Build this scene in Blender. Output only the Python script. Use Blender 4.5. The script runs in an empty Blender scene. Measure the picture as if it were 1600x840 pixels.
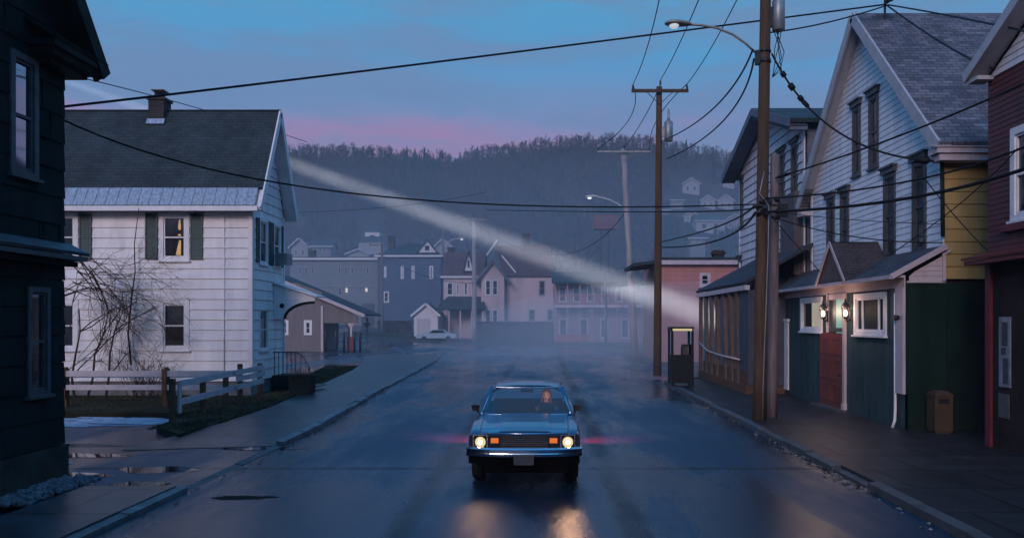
# dusk street scene
import bpy, bmesh, math, random
from mathutils import Vector, Matrix, noise
R = random.Random(7)
S = bpy.context.scene
COL = S.collection
V = Vector
F, CX, CY, H = 1250.0, 850.0, 502.0, 2.63      # the view camera: focal length, vanishing point, eye height

def at(px, py, y):
    return V(((px - CX) * y / F, y, H + (CY - py) * y / F))

def clamp(t, a=0.0, b=1.0): return max(a, min(b, t))
def sm(a, b, t):
    t = clamp((t - a) / (b - a)); return t * t * (3 - 2 * t)
def lerp(a, b, t): return a + (b - a) * t

# ------------------------------------------------------------------ materials
def nt(m): return m.node_tree.nodes, m.node_tree.links
MATS = {}
def mat(name, col, rough=0.6, var=0.18, scale=2.5, bump=0.0, bscale=30, metal=0.0, spec=0.5, streak=0.0, coat=0.0, dirt=None, dirt_amt=0.0):
    if name in MATS: return MATS[name]
    m = bpy.data.materials.new(name); m.use_nodes = True
    N, L = nt(m); b = N['Principled BSDF']
    tc = N.new('ShaderNodeTexCoord')
    n = N.new('ShaderNodeTexNoise'); n.inputs['Scale'].default_value = scale; n.inputs['Detail'].default_value = 6; n.inputs['Roughness'].default_value = .62
    mp = N.new('ShaderNodeMapping'); L.new(tc.outputs['Object'], mp.inputs['Vector'])
    if streak: mp.inputs['Scale'].default_value = (1 + streak * 3, 1 + streak * 3, .35)
    L.new(mp.outputs[0], n.inputs['Vector'])
    rp = N.new('ShaderNodeValToRGB'); L.new(n.outputs['Fac'], rp.inputs['Fac'])
    lo = [c * (1 - var) for c in col]; hi = [min(1, c * (1 + var)) for c in col]
    rp.color_ramp.elements[0].position = .32; rp.color_ramp.elements[0].color = (*lo, 1)
    rp.color_ramp.elements[1].position = .68; rp.color_ramp.elements[1].color = (*hi, 1)
    out = rp.outputs[0]
    if dirt:
        n2 = N.new('ShaderNodeTexNoise'); n2.inputs['Scale'].default_value = scale * .7; n2.inputs['Detail'].default_value = 9; n2.inputs['Roughness'].default_value = .7
        mp2 = N.new('ShaderNodeMapping'); mp2.inputs['Location'].default_value = (3.1, 7.7, 1.3); mp2.inputs['Scale'].default_value = (1.6, 1.6, .4)
        L.new(tc.outputs['Object'], mp2.inputs[0]); L.new(mp2.outputs[0], n2.inputs['Vector'])
        r2 = N.new('ShaderNodeValToRGB'); r2.color_ramp.elements[0].position = .5; r2.color_ramp.elements[1].position = .75
        r2.color_ramp.elements[0].color = (0, 0, 0, 1); r2.color_ramp.elements[1].color = (dirt_amt,) * 3 + (1,)
        L.new(n2.outputs['Fac'], r2.inputs[0])
        mx = N.new('ShaderNodeMixRGB'); L.new(r2.outputs[0], mx.inputs[0]); L.new(out, mx.inputs[1]); mx.inputs[2].default_value = (*dirt, 1); out = mx.outputs[0]
    L.new(out, b.inputs['Base Color'])
    b.inputs['Roughness'].default_value = rough; b.inputs['Metallic'].default_value = metal
    b.inputs['Specular IOR Level'].default_value = spec
    if coat: b.inputs['Coat Weight'].default_value = coat; b.inputs['Coat Roughness'].default_value = .05
    if bump:
        bn = N.new('ShaderNodeTexNoise'); bn.inputs['Scale'].default_value = bscale; bn.inputs['Detail'].default_value = 4
        L.new(tc.outputs['Object'], bn.inputs['Vector'])
        bp = N.new('ShaderNodeBump'); bp.inputs['Strength'].default_value = bump; bp.inputs['Distance'].default_value = .02
        L.new(bn.outputs['Fac'], bp.inputs['Height']); L.new(bp.outputs[0], b.inputs['Normal'])
    MATS[name] = m; return m

def mat_courses(name, c1, c2, mortar, ax='x', w=.3, h=.15, k=1.15, rough=.8, msize=.012, bump=.5, noise_amt=.35, spec=.3, patch=None):
    """shingles, bricks or paving laid in courses, in object space: u along ax, v up the slope"""
    if name in MATS: return MATS[name]
    m = bpy.data.materials.new(name); m.use_nodes = True
    N, L = nt(m); b = N['Principled BSDF']
    tc = N.new('ShaderNodeTexCoord'); sp = N.new('ShaderNodeSeparateXYZ'); cb = N.new('ShaderNodeCombineXYZ')
    L.new(tc.outputs['Object'], sp.inputs[0])
    L.new(sp.outputs['Y' if ax == 'y' else 'X'], cb.inputs[0])
    mu = N.new('ShaderNodeMath'); mu.operation = 'MULTIPLY'; mu.inputs[1].default_value = k
    L.new(sp.outputs['Y' if ax == 'flat' else 'Z'], mu.inputs[0]); L.new(mu.outputs[0], cb.inputs[1])
    br = N.new('ShaderNodeTexBrick'); L.new(cb.outputs[0], br.inputs['Vector'])
    br.inputs['Scale'].default_value = 1; br.inputs['Brick Width'].default_value = w; br.inputs['Row Height'].default_value = h
    br.inputs['Mortar Size'].default_value = msize; br.inputs['Mortar Smooth'].default_value = .2
    br.inputs['Color1'].default_value = (*c1, 1); br.inputs['Color2'].default_value = (*c2, 1); br.inputs['Mortar'].default_value = (*mortar, 1)
    n = N.new('ShaderNodeTexNoise'); n.inputs['Scale'].default_value = 1.3; n.inputs['Detail'].default_value = 8; n.inputs['Roughness'].default_value = .65
    L.new(tc.outputs['Object'], n.inputs['Vector'])
    rp = N.new('ShaderNodeMapRange'); rp.inputs[1].default_value = .3; rp.inputs[2].default_value = .7
    rp.inputs[3].default_value = 1 - noise_amt; rp.inputs[4].default_value = 1 + noise_amt
    L.new(n.outputs['Fac'], rp.inputs[0])
    mx = N.new('ShaderNodeMixRGB'); mx.blend_type = 'MULTIPLY'; mx.inputs[0].default_value = 1
    L.new(br.outputs['Color'], mx.inputs[1]); L.new(rp.outputs[0], mx.inputs[2])
    L.new(mx.outputs[0], b.inputs['Base Color'])
    b.inputs['Roughness'].default_value = rough; b.inputs['Specular IOR Level'].default_value = spec
    bp = N.new('ShaderNodeBump'); bp.inputs['Strength'].default_value = bump; bp.inputs['Distance'].default_value = .015; bp.invert = True
    L.new(br.outputs['Fac'], bp.inputs['Height']); L.new(bp.outputs[0], b.inputs['Normal'])
    MATS[name] = m; return m

def mat_emit(name, col, strength):
    if name in MATS: return MATS[name]
    m = bpy.data.materials.new(name); m.use_nodes = True
    N, L = nt(m); b = N['Principled BSDF']
    b.inputs['Base Color'].default_value = (*[c * .5 for c in col], 1); b.inputs['Roughness'].default_value = .3
    b.inputs['Emission Color'].default_value = (*col, 1); b.inputs['Emission Strength'].default_value = strength
    MATS[name] = m; return m

def mat_glass(name, tint=(.8, .85, .9), refl=.5, rough=.03, gloss=(.9, .92, .95)):
    """thin glazing: see-through with Fresnel reflection"""
    if name in MATS: return MATS[name]
    m = bpy.data.materials.new(name); m.use_nodes = True
    N, L = nt(m); N.remove(N['Principled BSDF']); o = N['Material Output']
    t = N.new('ShaderNodeBsdfTransparent'); t.inputs[0].default_value = (*tint, 1)
    g = N.new('ShaderNodeBsdfGlossy'); g.inputs['Roughness'].default_value = rough; g.inputs[0].default_value = (*gloss, 1)
    fr = N.new('ShaderNodeFresnel'); fr.inputs[0].default_value = 1.5
    mp = N.new('ShaderNodeMapRange'); mp.inputs[3].default_value = refl * .25; mp.inputs[4].default_value = 1
    L.new(fr.outputs[0], mp.inputs[0])
    x = N.new('ShaderNodeMixShader'); L.new(mp.outputs[0], x.inputs[0]); L.new(t.outputs[0], x.inputs[1]); L.new(g.outputs[0], x.inputs[2])
    L.new(x.outputs[0], o.inputs[0])
    MATS[name] = m; return m

white_sid = mat('white_clapboard_paint', (.80, .76, .76), .55, .10, 1.3, .15, 40, streak=.12, dirt=(.30, .27, .25), dirt_amt=.35)
white_trim = mat('white_trim_paint', (.78, .75, .75), .5, .08, 3, dirt=(.3, .27, .25), dirt_amt=.3)
green_sh = mat('green_shutter_paint', (.022, .055, .048), .5, .2)
slate_roof = mat_courses('dark_roof_shingle', (.026, .042, .048), (.040, .056, .062), (.02, .024, .03), 'x', .32, .13, 1.13)
metal_roof = mat('pale_sheet_metal_roof', (.42, .43, .46), .4, .35, 3, .1, 15, metal=.6, streak=1.4)
brick_chim = mat_courses('chimney_brick', (.045, .032, .032), (.034, .028, .03), (.05, .048, .046), 'x', .22, .075, 1)
black_sid = mat('black_asphalt_siding', (.012, .019, .020), .8, .45, 1.5, .5, 25, spec=.10, dirt=(.006, .012, .008), dirt_amt=.8)
shop_glass = mat('rippled_shop_glass', (.014, .030, .032), .6, .3, .6, spec=.04)
black_trim = mat('old_dark_trim_paint', (.016, .020, .018), .7, .4, 2, .2, 20, spec=.12)
grey_trim = mat('weathered_grey_trim', (.065, .07, .078), .6, .4, 4, .2, 20)
stone_found = mat('rough_foundation_stone', (.045, .045, .042), .9, .5, 1.4, 1, 6, spec=.1)
conc_found = mat('grey_foundation_concrete', (.16, .16, .17), .85, .4, 1.8, .5, 9)
gable_sid = mat('white_narrow_clapboard', (.74, .74, .78), .55, .10, 1.2, .1, 40, streak=.5, dirt=(.28, .27, .28), dirt_amt=.35)
lav_sid = mat('lavender_clapboard', (.58, .56, .61), .6, .14, 1, .1, 30, streak=.5, dirt=(.2, .2, .22), dirt_amt=.4)
shop_teal = mat('teal_shop_wall', (.026, .054, .058), .6, .35, 1.2, .2, 20, spec=.25, streak=.5, dirt=(.010, .018, .018), dirt_amt=.8)
shop_green = mat('dark_green_board', (.005, .019, .014), .6, .3, 1.2, .15, 20, spec=.15, streak=.4, dirt=(.003, .008, .006), dirt_amt=.7)
yellow_sid = mat('ochre_clapboard', (.36, .25, .085), .6, .14, 1.4, .1, 30, streak=.6, dirt=(.16, .12, .06), dirt_amt=.5)
red_sid = mat('oxblood_clapboard', (.10, .018, .020), .6, .2, 1.5, .1, 30, streak=.4, dirt=(.05, .02, .02), dirt_amt=.5)
red_trim = mat('red_trim_paint', (.13, .016, .022), .5, .2)
brown_wall = mat('brown_plaster_wall', (.026, .018, .018), .85, .4, 1.2, .4, 12, spec=.1, dirt=(.03, .02, .02), dirt_amt=.6)
pink_trim = mat('pinkish_white_trim', (.50, .42, .44), .5, .1, 3, dirt=(.25, .2, .2), dirt_amt=.3)
door_red = mat('red_door_paint', (.15, .032, .022), .45, .2, 2, .1, 20)
grey_shingle = mat_courses('grey_roof_shingle', (.075, .08, .10), (.17, .165, .19), (.04, .042, .052), 'x', .30, .14, 1.35, noise_amt=.45)
grey_shingle_y = mat_courses('grey_shop_shingle', (.055, .06, .075), (.085, .085, .105), (.03, .03, .04), 'y', .30, .11, 1.4, noise_amt=.4)
wood_pole = mat('weathered_pole_wood', (.092, .056, .036), .85, .35, 3, .6, 25, streak=1.5, spec=.2, dirt=(.05, .04, .03), dirt_amt=.6)
wood_grey = mat('grey_pole_wood', (.17, .135, .135), .85, .35, 3, .6, 25, streak=1.5, spec=.2)
post_wood = mat('brown_fence_post', (.12, .062, .036), .85, .35, 5, .5, 25, spec=.2)
rail_white = mat('whitewashed_rail', (.50, .44, .46), .65, .15, 3, .2, 25, dirt=(.25, .21, .2), dirt_amt=.45)
iron = mat('black_iron', (.012, .012, .014), .45, .2)
rubber_wire = mat('black_cable_rubber', (.008, .008, .010), .6, .2, spec=.2)
grey_metal = mat('galvanised_grey', (.26, .28, .29), .45, .2, 4, metal=.5)
lamp_metal = mat('lamp_arm_metal', (.28, .26, .22), .5, .2, 4, metal=.4)
pane_dark = mat('dusk_window_glass', (.018, .026, .036), .06, .3, .6, spec=.6)
pane_far = mat('far_window_glass', (.008, .011, .016), .15, .3, .6, spec=.3)
pane_clear = mat_glass('clear_window_glass')
pane_old = mat_glass('old_window_glass', (.6, .65, .7), .2, .05, (.42, .45, .5))
curtain_pale = mat('pale_curtain', (.30, .31, .34), .85, .2, 9, streak=3)

# ------------------------------------------------------------------ mesh builder
BASE = {}
class MB:
    def __init__(s): s.v = []; s.f = []; s.sm = []
    def poly(s, pts, smooth=False):
        i = len(s.v); s.v += [V(p) for p in pts]; s.f.append(tuple(range(i, i + len(pts)))); s.sm.append(smooth)
    def hexa(s, p):      # 8 corners: bottom four, then top four
        i = len(s.v); s.v += [V(q) for q in p]
        for q in ((3, 2, 1, 0), (4, 5, 6, 7), (0, 1, 5, 4), (1, 2, 6, 5), (2, 3, 7, 6), (3, 0, 4, 7)):
            s.f.append(tuple(i + k for k in q)); s.sm.append(False)
    def box(s, x0, x1, y0, y1, z0, z1):
        s.hexa([(x0, y0, z0), (x1, y0, z0), (x1, y1, z0), (x0, y1, z0), (x0, y0, z1), (x1, y0, z1), (x1, y1, z1), (x0, y1, z1)])
    def fbox(s, fr, a0, a1, z0, z1, o0, o1):
        s.hexa([fr(a0, z0, o0), fr(a1, z0, o0), fr(a1, z0, o1), fr(a0, z0, o1), fr(a0, z1, o0), fr(a1, z1, o0), fr(a1, z1, o1), fr(a0, z1, o1)])
    def bar(s, p, q, w, h, up=V((0, 0, 1))):
        p, q = V(p), V(q); d = (q - p).normalized(); a = d.cross(up)
        if a.length < 1e-4: a = d.cross(V((0, 1, 0)))
        a.normalize(); b = a.cross(d); a = a * (w / 2); b = b * (h / 2)
        s.hexa([p - a - b, p + a - b, q + a - b, q - a - b, p - a + b, p + a + b, q + a + b, q - a + b])
    def slab(s, q, t):   # quad q thickened along its normal by t (downwards for roofs)
        q = [V(p) for p in q]; n = (q[1] - q[0]).cross(q[3] - q[0]).normalized()
        if n.z < 0: n = -n
        s.hexa([p - n * t for p in q] + q)
    def prism(s, poly, off):
        off = V(off); a = [V(p) for p in poly]; b = [p + off for p in a]; n = len(a)
        s.poly(a); s.poly(b[::-1])
        for i in range(n): s.poly([a[i], a[(i + 1) % n], b[(i + 1) % n], b[i]])
    def tube(s, pts, r, n=6, caps=True, smooth=True):
        pts = [V(p) for p in pts]; rs = r if isinstance(r, (list, tuple)) else [r] * len(pts)
        i0 = len(s.v); prev = None
        for k, p in enumerate(pts):
            d = (pts[min(k + 1, len(pts) - 1)] - pts[max(k - 1, 0)])
            if d.length < 1e-9: d = V((0, 0, 1))
            d.normalize()
            a = prev - d * prev.dot(d) if prev else d.orthogonal()
            if a.length < 1e-6: a = d.orthogonal()
            a.normalize(); prev = a; b = d.cross(a)
            for j in range(n):
                t = 2 * math.pi * j / n; s.v.append(p + (a * math.cos(t) + b * math.sin(t)) * rs[k])
        for k in range(len(pts) - 1):
            for j in range(n):
                s.f.append((i0 + k * n + j, i0 + k * n + (j + 1) % n, i0 + (k + 1) * n + (j + 1) % n, i0 + (k + 1) * n + j)); s.sm.append(smooth)
        if caps:
            s.f.append(tuple(i0 + j for j in range(n))[::-1]); s.sm.append(False)
            s.f.append(tuple(i0 + (len(pts) - 1) * n + j for j in range(n))); s.sm.append(False)
    def lathe(s, o, prof, n=16, axis=V((0, 0, 1)), smooth=True):   # prof: (radius, height) along axis
        o = V(o); axis = V(axis).normalized(); a = axis.orthogonal().normalized(); b = axis.cross(a); i0 = len(s.v)
        for (r, h) in prof:
            for j in range(n):
                t = 2 * math.pi * j / n; s.v.append(o + axis * h + (a * math.cos(t) + b * math.sin(t)) * r)
        for k in range(len(prof) - 1):
            for j in range(n):
                s.f.append((i0 + k * n + j, i0 + k * n + (j + 1) % n, i0 + (k + 1) * n + (j + 1) % n, i0 + (k + 1) * n + j)); s.sm.append(smooth)
        s.f.append(tuple(i0 + j for j in range(n))[::-1]); s.sm.append(False)
        s.f.append(tuple(i0 + (len(prof) - 1) * n + j for j in range(n))); s.sm.append(False)
    def build(s, name, m, parent=None, base=None):
        b = BASE.get(parent, V((0, 0, 0))) if parent else (V(base) if base else V((0, 0, 0)))
        me = bpy.data.meshes.new(name); me.from_pydata([p - b for p in s.v], [], s.f); me.update()
        me.polygons.foreach_set('use_smooth', s.sm)
        o = bpy.data.objects.new(name, me); COL.objects.link(o)
        if m: me.materials.append(m)
        if parent: o.parent = parent
        else: o.location = b
        BASE[o] = b
        return o

def tag(o, label=None, cat=None, group=None, kind=None):
    if label: o['label'] = label
    if cat: o['category'] = cat
    if group: o['group'] = group
    if kind: o['kind'] = kind
    return o
def thing(name, label, cat, loc=(0, 0, 0), group=None):
    o = bpy.data.objects.new(name, None); COL.objects.link(o); o.location = loc; BASE[o] = V(loc)
    return tag(o, label, cat, group)
def dup(root, loc, label=None, rotz=None):
    r = root.copy(); COL.objects.link(r); r.location = loc; BASE[r] = V(loc)
    if label: r['label'] = label
    if rotz is not None: r.rotation_euler.z = rotz
    for ch in list(root.children):
        c = ch.copy(); COL.objects.link(c); c.parent = r
        for g in list(ch.children):
            d = g.copy(); COL.objects.link(d); d.parent = c
    return r
def Fr(o, u, n):
    o, u, n = V(o), V(u), V(n)
    return lambda a, z, out=0.0: o + u * a + n * out + V((0, 0, z))

# ------------------------------------------------------------------ building kit
def siding(mb, fr, z0, z1, ext, expo, holes=(), lap=.02, kinks=()):
    zs = {z0, z1}
    k = 0
    while z0 + k * expo < z1: zs.add(round(z0 + k * expo, 5)); k += 1
    for h in holes:
        for z in (h[2], h[3]):
            if z0 < z < z1: zs.add(round(z, 5))
    for z in kinks:
        if z0 < z < z1: zs.add(round(z, 5))
    gap = .010 if expo > .25 and expo < 1 else 0      # shadow gap under each wide board
    if gap: zs |= {round(z0 + j * expo - gap, 5) for j in range(1, k) if z0 + j * expo - gap > z0}
    zs = sorted(zs)
    for za, zb in zip(zs, zs[1:]):
        if zb - za < 1e-4: continue
        mid = (za + zb) / 2; row = math.floor((mid - z0) / expo); zr = z0 + row * expo
        oa = lap * (1 - (za - zr) / expo); ob = lap * (1 - (zb - zr) / expo)
        if gap and mid - zr > expo - gap - 1e-4: oa = ob = -.05
        la, ra = ext(za); lb, rb = ext(zb)
        cuts = sorted((h[0], h[1]) for h in holes if h[2] < mid < h[3])
        segs = []; cur = (la, lb)
        for c0, c1 in cuts:
            if c0 > min(cur): segs.append((cur, (c0, c0)))
            cur = (c1, c1)
        segs.append((cur, (ra, rb)))
        for (l0, l1), (r0, r1) in segs:
            if r0 - l0 < 1e-4 and r1 - l1 < 1e-4: continue
            mb.poly([fr(l0, za, oa), fr(r0, za, oa), fr(r1, zb, ob), fr(l1, zb, ob)])
            if abs(za - zr) < 1e-4: mb.poly([fr(l0, za, 0), fr(r0, za, 0), fr(r0, za, oa), fr(l0, za, oa)])

def window(par, fr, w, trim, pane, o=.045, style='double', t=.1, sill=True, head=None, name='window', hang=None):
    """w = (a0, a1, z0, z1) outside the trim; part window (trim and sashes) > pane"""
    a0, a1, z0, z1 = w; m = MB()
    m.fbox(fr, a0, a0 + t, z0, z1, -.03, o); m.fbox(fr, a1 - t, a1, z0, z1, -.03, o)
    m.fbox(fr, a0 + t, a1 - t, z1 - t, z1, -.03, o); m.fbox(fr, a0 + t, a1 - t, z0, z0 + t * .7, -.03, o)
    if sill: m.fbox(fr, a0 - .04, a1 + .04, z0 - .05, z0 - .002, -.02, o + .05)
    if head: m.fbox(fr, a0 - .06, a1 + .06, z1 + .002, z1 + head, -.02, o + .06); m.fbox(fr, a0 - .1, a1 + .1, z1 + head + .002, z1 + head + .05, -.02, o + .11)
    i0, i1, j0, j1 = a0 + t, a1 - t, z0 + t * .7, z1 - t; s = min(.045, t * .5)
    for q in ((i0, i0 + s, j0, j1), (i1 - s, i1, j0, j1), (i0 + s, i1 - s, j0, j0 + s * 1.3), (i0 + s, i1 - s, j1 - s, j1)): m.fbox(fr, *q, -.03, o * .3)
    jm = (j0 + j1) / 2
    if style == 'double': m.fbox(fr, i0 + s, i1 - s, jm - s / 2, jm + s / 2, -.03, o * .35)
    if style == 'side':
        for f in (.22, .8): m.fbox(fr, lerp(i0, i1, f) - s / 2, lerp(i0, i1, f) + s / 2, j0, j1, -.03, o * .35)
    wo = m.build(name, trim, par)
    g = MB(); g.poly([fr(i0, j0, -.025), fr(i1, j0, -.025), fr(i1, j1, -.025), fr(i0, j1, -.025)]); g.build('pane', pane, wo)
    if hang: hang(wo, fr, i0, i1, j0, j1)
    return wo
def hole(w, t=.1): return (w[0] + t * .4, w[1] - t * .4, w[2] + t * .3, w[3] - t * .4)
def curtains(wo, fr, i0, i1, j0, j1, m=None, gap=.25, d=.12):
    b = MB(); mid = (i0 + i1) / 2; hw = (i1 - i0) / 2
    for sgn in (-1, 1):
        n = 14
        for k in range(n):
            f0, f1 = k / n, (k + 1) / n
            e = lambda f: mid + sgn * (hw * (1 - f * (1 - gap)))
            oo = lambda f: -d + .025 * math.sin(f * 22)
            b.poly([fr(e(f0), j0, oo(f0)), fr(e(f1), j0, oo(f1)), fr(e(f1), j1, oo(f1)), fr(e(f0), j1, oo(f0))], True)
    b.build('curtain', m or curtain_pale, wo)
def shutter(par, fr, a0, a1, z0, z1, m):
    b = MB(); b.fbox(fr, a0, a0 + .05, z0, z1, .022, .06); b.fbox(fr, a1 - .05, a1, z0, z1, .022, .06)
    for f in (0, .5, 1):
        zc = lerp(z0 + .03, z1 - .03, f); b.fbox(fr, a0 + .05, a1 - .05, zc - .03, zc + .03, .022, .058)
    n = int((z1 - z0) / .07)
    for k in range(n):
        z = z0 + .06 + k * .07
        if z > z1 - .07: break
        b.poly([fr(a0 + .05, z, .052), fr(a1 - .05, z, .052), fr(a1 - .05, z + .065, .03), fr(a0 + .05, z + .065, .03)])
    return b.build('shutter', m, par)
BEAM_W, BEAM_D, HAZE, SKY, SUN, EXPO = 2.8e6, .028, .0005, 1.02, 1.14, 0.3
# ------------------------------------------------------------------ terrain
RIDGE = [(-400, 246), (450, 256), (560, 255), (640, 260), (710, 264), (770, 250), (850, 231), (930, 225), (1000, 227), (1080, 241), (1150, 254), (1300, 258), (2000, 250)]
def ridge_py(px):
    for (x0, y0), (x1, y1) in zip(RIDGE, RIDGE[1:]):
        if x0 <= px <= x1: return lerp(y0, y1, (px - x0) / (x1 - x0))
    return 245
def gz(x, y):
    return 2.6 * sm(66, 120, y) * sm(-2, -36, x)
HY0, HY1 = 138.0, 300.0
def ht(x, y):
    z = gz(x, y)
    if y > HY0:
        px = CX + F * x / y
        zr = H + (CY - ridge_py(px)) * HY1 / F
        t = (y - HY0) / (HY1 - HY0)
        if t <= 1: h = zr * (t * (.82 + .18 * t))
        else: h = zr * (1 - .5 * (t - 1))
        z += h + (noise.noise(V((x * .02, y * .02, 0))) * 5 + noise.noise(V((x * .07, y * .07, 3))) * 1.5) * clamp(t * 4) * (.3 if .85 < t < 1.1 else 1)
    return z
def grid(mb, xs, ys, fz):
    i0 = len(mb.v)
    for y in ys:
        for x in xs: mb.v.append(V((x, y, fz(x, y))))
    n = len(xs)
    for j in range(len(ys) - 1):
        for i in range(n - 1):
            mb.f.append((i0 + j * n + i, i0 + j * n + i + 1, i0 + (j + 1) * n + i + 1, i0 + (j + 1) * n + i)); mb.sm.append(True)
def rng(a, b, st):
    n = max(1, int(round((b - a) / st))); return [a + (b - a) * i / n for i in range(n + 1)]

dirt = mat('dark_winter_soil', (.045, .045, .035), .9, .4, .4, .5, 3, spec=.2)
m = MB(); grid(m, rng(-560, -120, 40) + rng(-100, 100, 4) + rng(120, 560, 40), rng(-60, 0, 20) + rng(4, 150, 4), lambda x, y: gz(x, y) - .08)
tag(m.build('ground', dirt), kind='structure')
hill_m = mat('bare_wood_floor', (.040, .030, .025), .95, .4, .03, spec=.1, dirt=(.10, .05, .036), dirt_amt=.7)
m = MB(); grid(m, rng(-330, 330, 9), rng(HY0 + .5, 450, 7), lambda x, y: ht(x, y) - .1)
tag(m.build('hill', hill_m), kind='structure')

def asphalt_mat():
    m = bpy.data.materials.new('wet_asphalt'); m.use_nodes = True; N, L = nt(m); b = N['Principled BSDF']
    tc = N.new('ShaderNodeTexCoord')
    def noi(sc, det, ms=(1, 1, 1), loc=(0, 0, 0), rough=.6):
        mp = N.new('ShaderNodeMapping'); mp.inputs['Scale'].default_value = ms; mp.inputs['Location'].default_value = loc
        L.new(tc.outputs['Object'], mp.inputs[0]); n = N.new('ShaderNodeTexNoise'); n.inputs['Scale'].default_value = sc; n.inputs['Detail'].default_value = det; n.inputs['Roughness'].default_value = rough
        L.new(mp.outputs[0], n.inputs['Vector']); return n.outputs['Fac']
    def ramp(s, a, b_, c0, c1):
        r = N.new('ShaderNodeMapRange'); r.interpolation_type = 'SMOOTHSTEP'; L.new(s, r.inputs[0])
        for i, v in zip((1, 2, 3, 4), (a, b_, c0, c1)): r.inputs[i].default_value = v
        return r.outputs[0]
    def mth(op, a, b_=None):
        r = N.new('ShaderNodeMath'); r.operation = op
        for i, v in enumerate((a, b_)):
            if v is None: continue
            if isinstance(v, (int, float)): r.inputs[i].default_value = v
            else: L.new(v, r.inputs[i])
        return r.outputs[0]
    def mth0(a, b_): return mth('ADD', mth('MULTIPLY', a, .55), mth('MULTIPLY', b_, .45))
    sp = N.new('ShaderNodeSeparateXYZ'); L.new(tc.outputs['Object'], sp.inputs[0])
    X, Y = sp.outputs['X'], sp.outputs['Y']
    wet = ramp(noi(.35, 6, (1, .22, 1)), .36, .62, 0, 1)         # long wet bands along the lanes
    patch = ramp(noi(.22, 5, (1, .5, 1), (7, 3, 0)), .42, .6, 0, 1)
    fine = mth0(noi(160, 2), noi(22, 3))
    # tar seams: a wandering lane joint and a few cross joints
    wob = mth('MULTIPLY', mth('SUBTRACT', noi(.25, 4, (0, 1, 0), (0, 2, 0)), .5), .45)
    def line(coord, c, w0, w1): return ramp(mth('ABSOLUTE', mth('SUBTRACT', mth('ADD', coord, wob), c)), w0, w1, 1, 0)
    seam = mth('MULTIPLY', line(X, 1.15, .06, .34), ramp(noi(.6, 5, (1, .35, 1), (4, 4, 0)), .3, .55, .45, 1))
    seam = mth('MAXIMUM', seam, mth('MULTIPLY', line(X, -1.85, .04, .30), .75))
    seam = mth('MAXIMUM', seam, mth('MULTIPLY', line(Y, 14.3, .05, .16), .8))
    seam = mth('MAXIMUM', seam, mth('MULTIPLY', line(Y, 35.0, .1, .3), .8))
    ck = noi(.9, 3, (1, .6, 1), (2, 9, 0)); crack = ramp(mth('ABSOLUTE', mth('SUBTRACT', ck, .5)), .002, .010, 1, 0)
    crack = mth('MULTIPLY', crack, ramp(noi(.15, 2, (1, 1, 1), (5, 1, 0)), .55, .65, 0, .4))
    seam = mth('MAXIMUM', seam, crack)
    r = ramp(wet, 0, 1, .52, .18); r = mth('ADD', r, mth('MULTIPLY', patch, -.11)); r = mth('ADD', r, mth('MULTIPLY', seam, .10)); r = mth('ADD', r, mth('MULTIPLY', mth('SUBTRACT', fine, .5), .10))
    L.new(r, b.inputs['Roughness'])
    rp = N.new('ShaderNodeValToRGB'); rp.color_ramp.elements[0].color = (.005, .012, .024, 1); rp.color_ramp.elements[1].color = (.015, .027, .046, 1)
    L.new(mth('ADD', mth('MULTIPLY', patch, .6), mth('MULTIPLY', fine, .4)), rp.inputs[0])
    mx = N.new('ShaderNodeMixRGB'); L.new(seam, mx.inputs[0]); L.new(rp.outputs[0], mx.inputs[1]); mx.inputs[2].default_value = (.010, .010, .012, 1)
    L.new(mx.outputs[0], b.inputs['Base Color'])
    L.new(ramp(seam, 0, 1, 1.0, .3), b.inputs['Specular IOR Level']); b.inputs['Specular Tint'].default_value = (.22, .62, 1, 1)  # blue dusk cast put into the reflection as a tint
    bp = N.new('ShaderNodeBump'); bp.inputs['Strength'].default_value = .34; bp.inputs['Distance'].default_value = .01
    L.new(mth('ADD', fine, mth('MULTIPLY', noi(3, 4), 1.5)), bp.inputs['Height']); L.new(bp.outputs[0], b.inputs['Normal'])
    return m
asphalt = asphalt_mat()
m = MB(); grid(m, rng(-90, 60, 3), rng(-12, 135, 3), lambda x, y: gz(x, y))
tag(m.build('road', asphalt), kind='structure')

walk_m = mat_courses('damp_concrete_paving', (.014, .015, .018), (.028, .028, .032), (.005, .005, .006), 'flat', 1.6, 1.5, 1, .5, .03, .45, .6, .28)
walk_l = mat_courses('wet_concrete_paving', (.030, .032, .040), (.060, .060, .070), (.012, .012, .014), 'flat', 1.6, 1.5, 1, .36, .03, .4, .6, .5)
kerb_l = mat('pale_kerb_stone', (.15, .145, .155), .55, .45, 2.5, .5, 12, dirt=(.03, .03, .03), dirt_amt=.9)
kerb_m = mat('worn_kerb_stone', (.060, .060, .064), .6, .4, 2.5, .5, 12, dirt=(.05, .05, .05), dirt_amt=.8)
grass_soil = mat('lawn_soil', (.032, .028, .016), .95, .4, 1.2, .8, 5, spec=.1)

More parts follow.
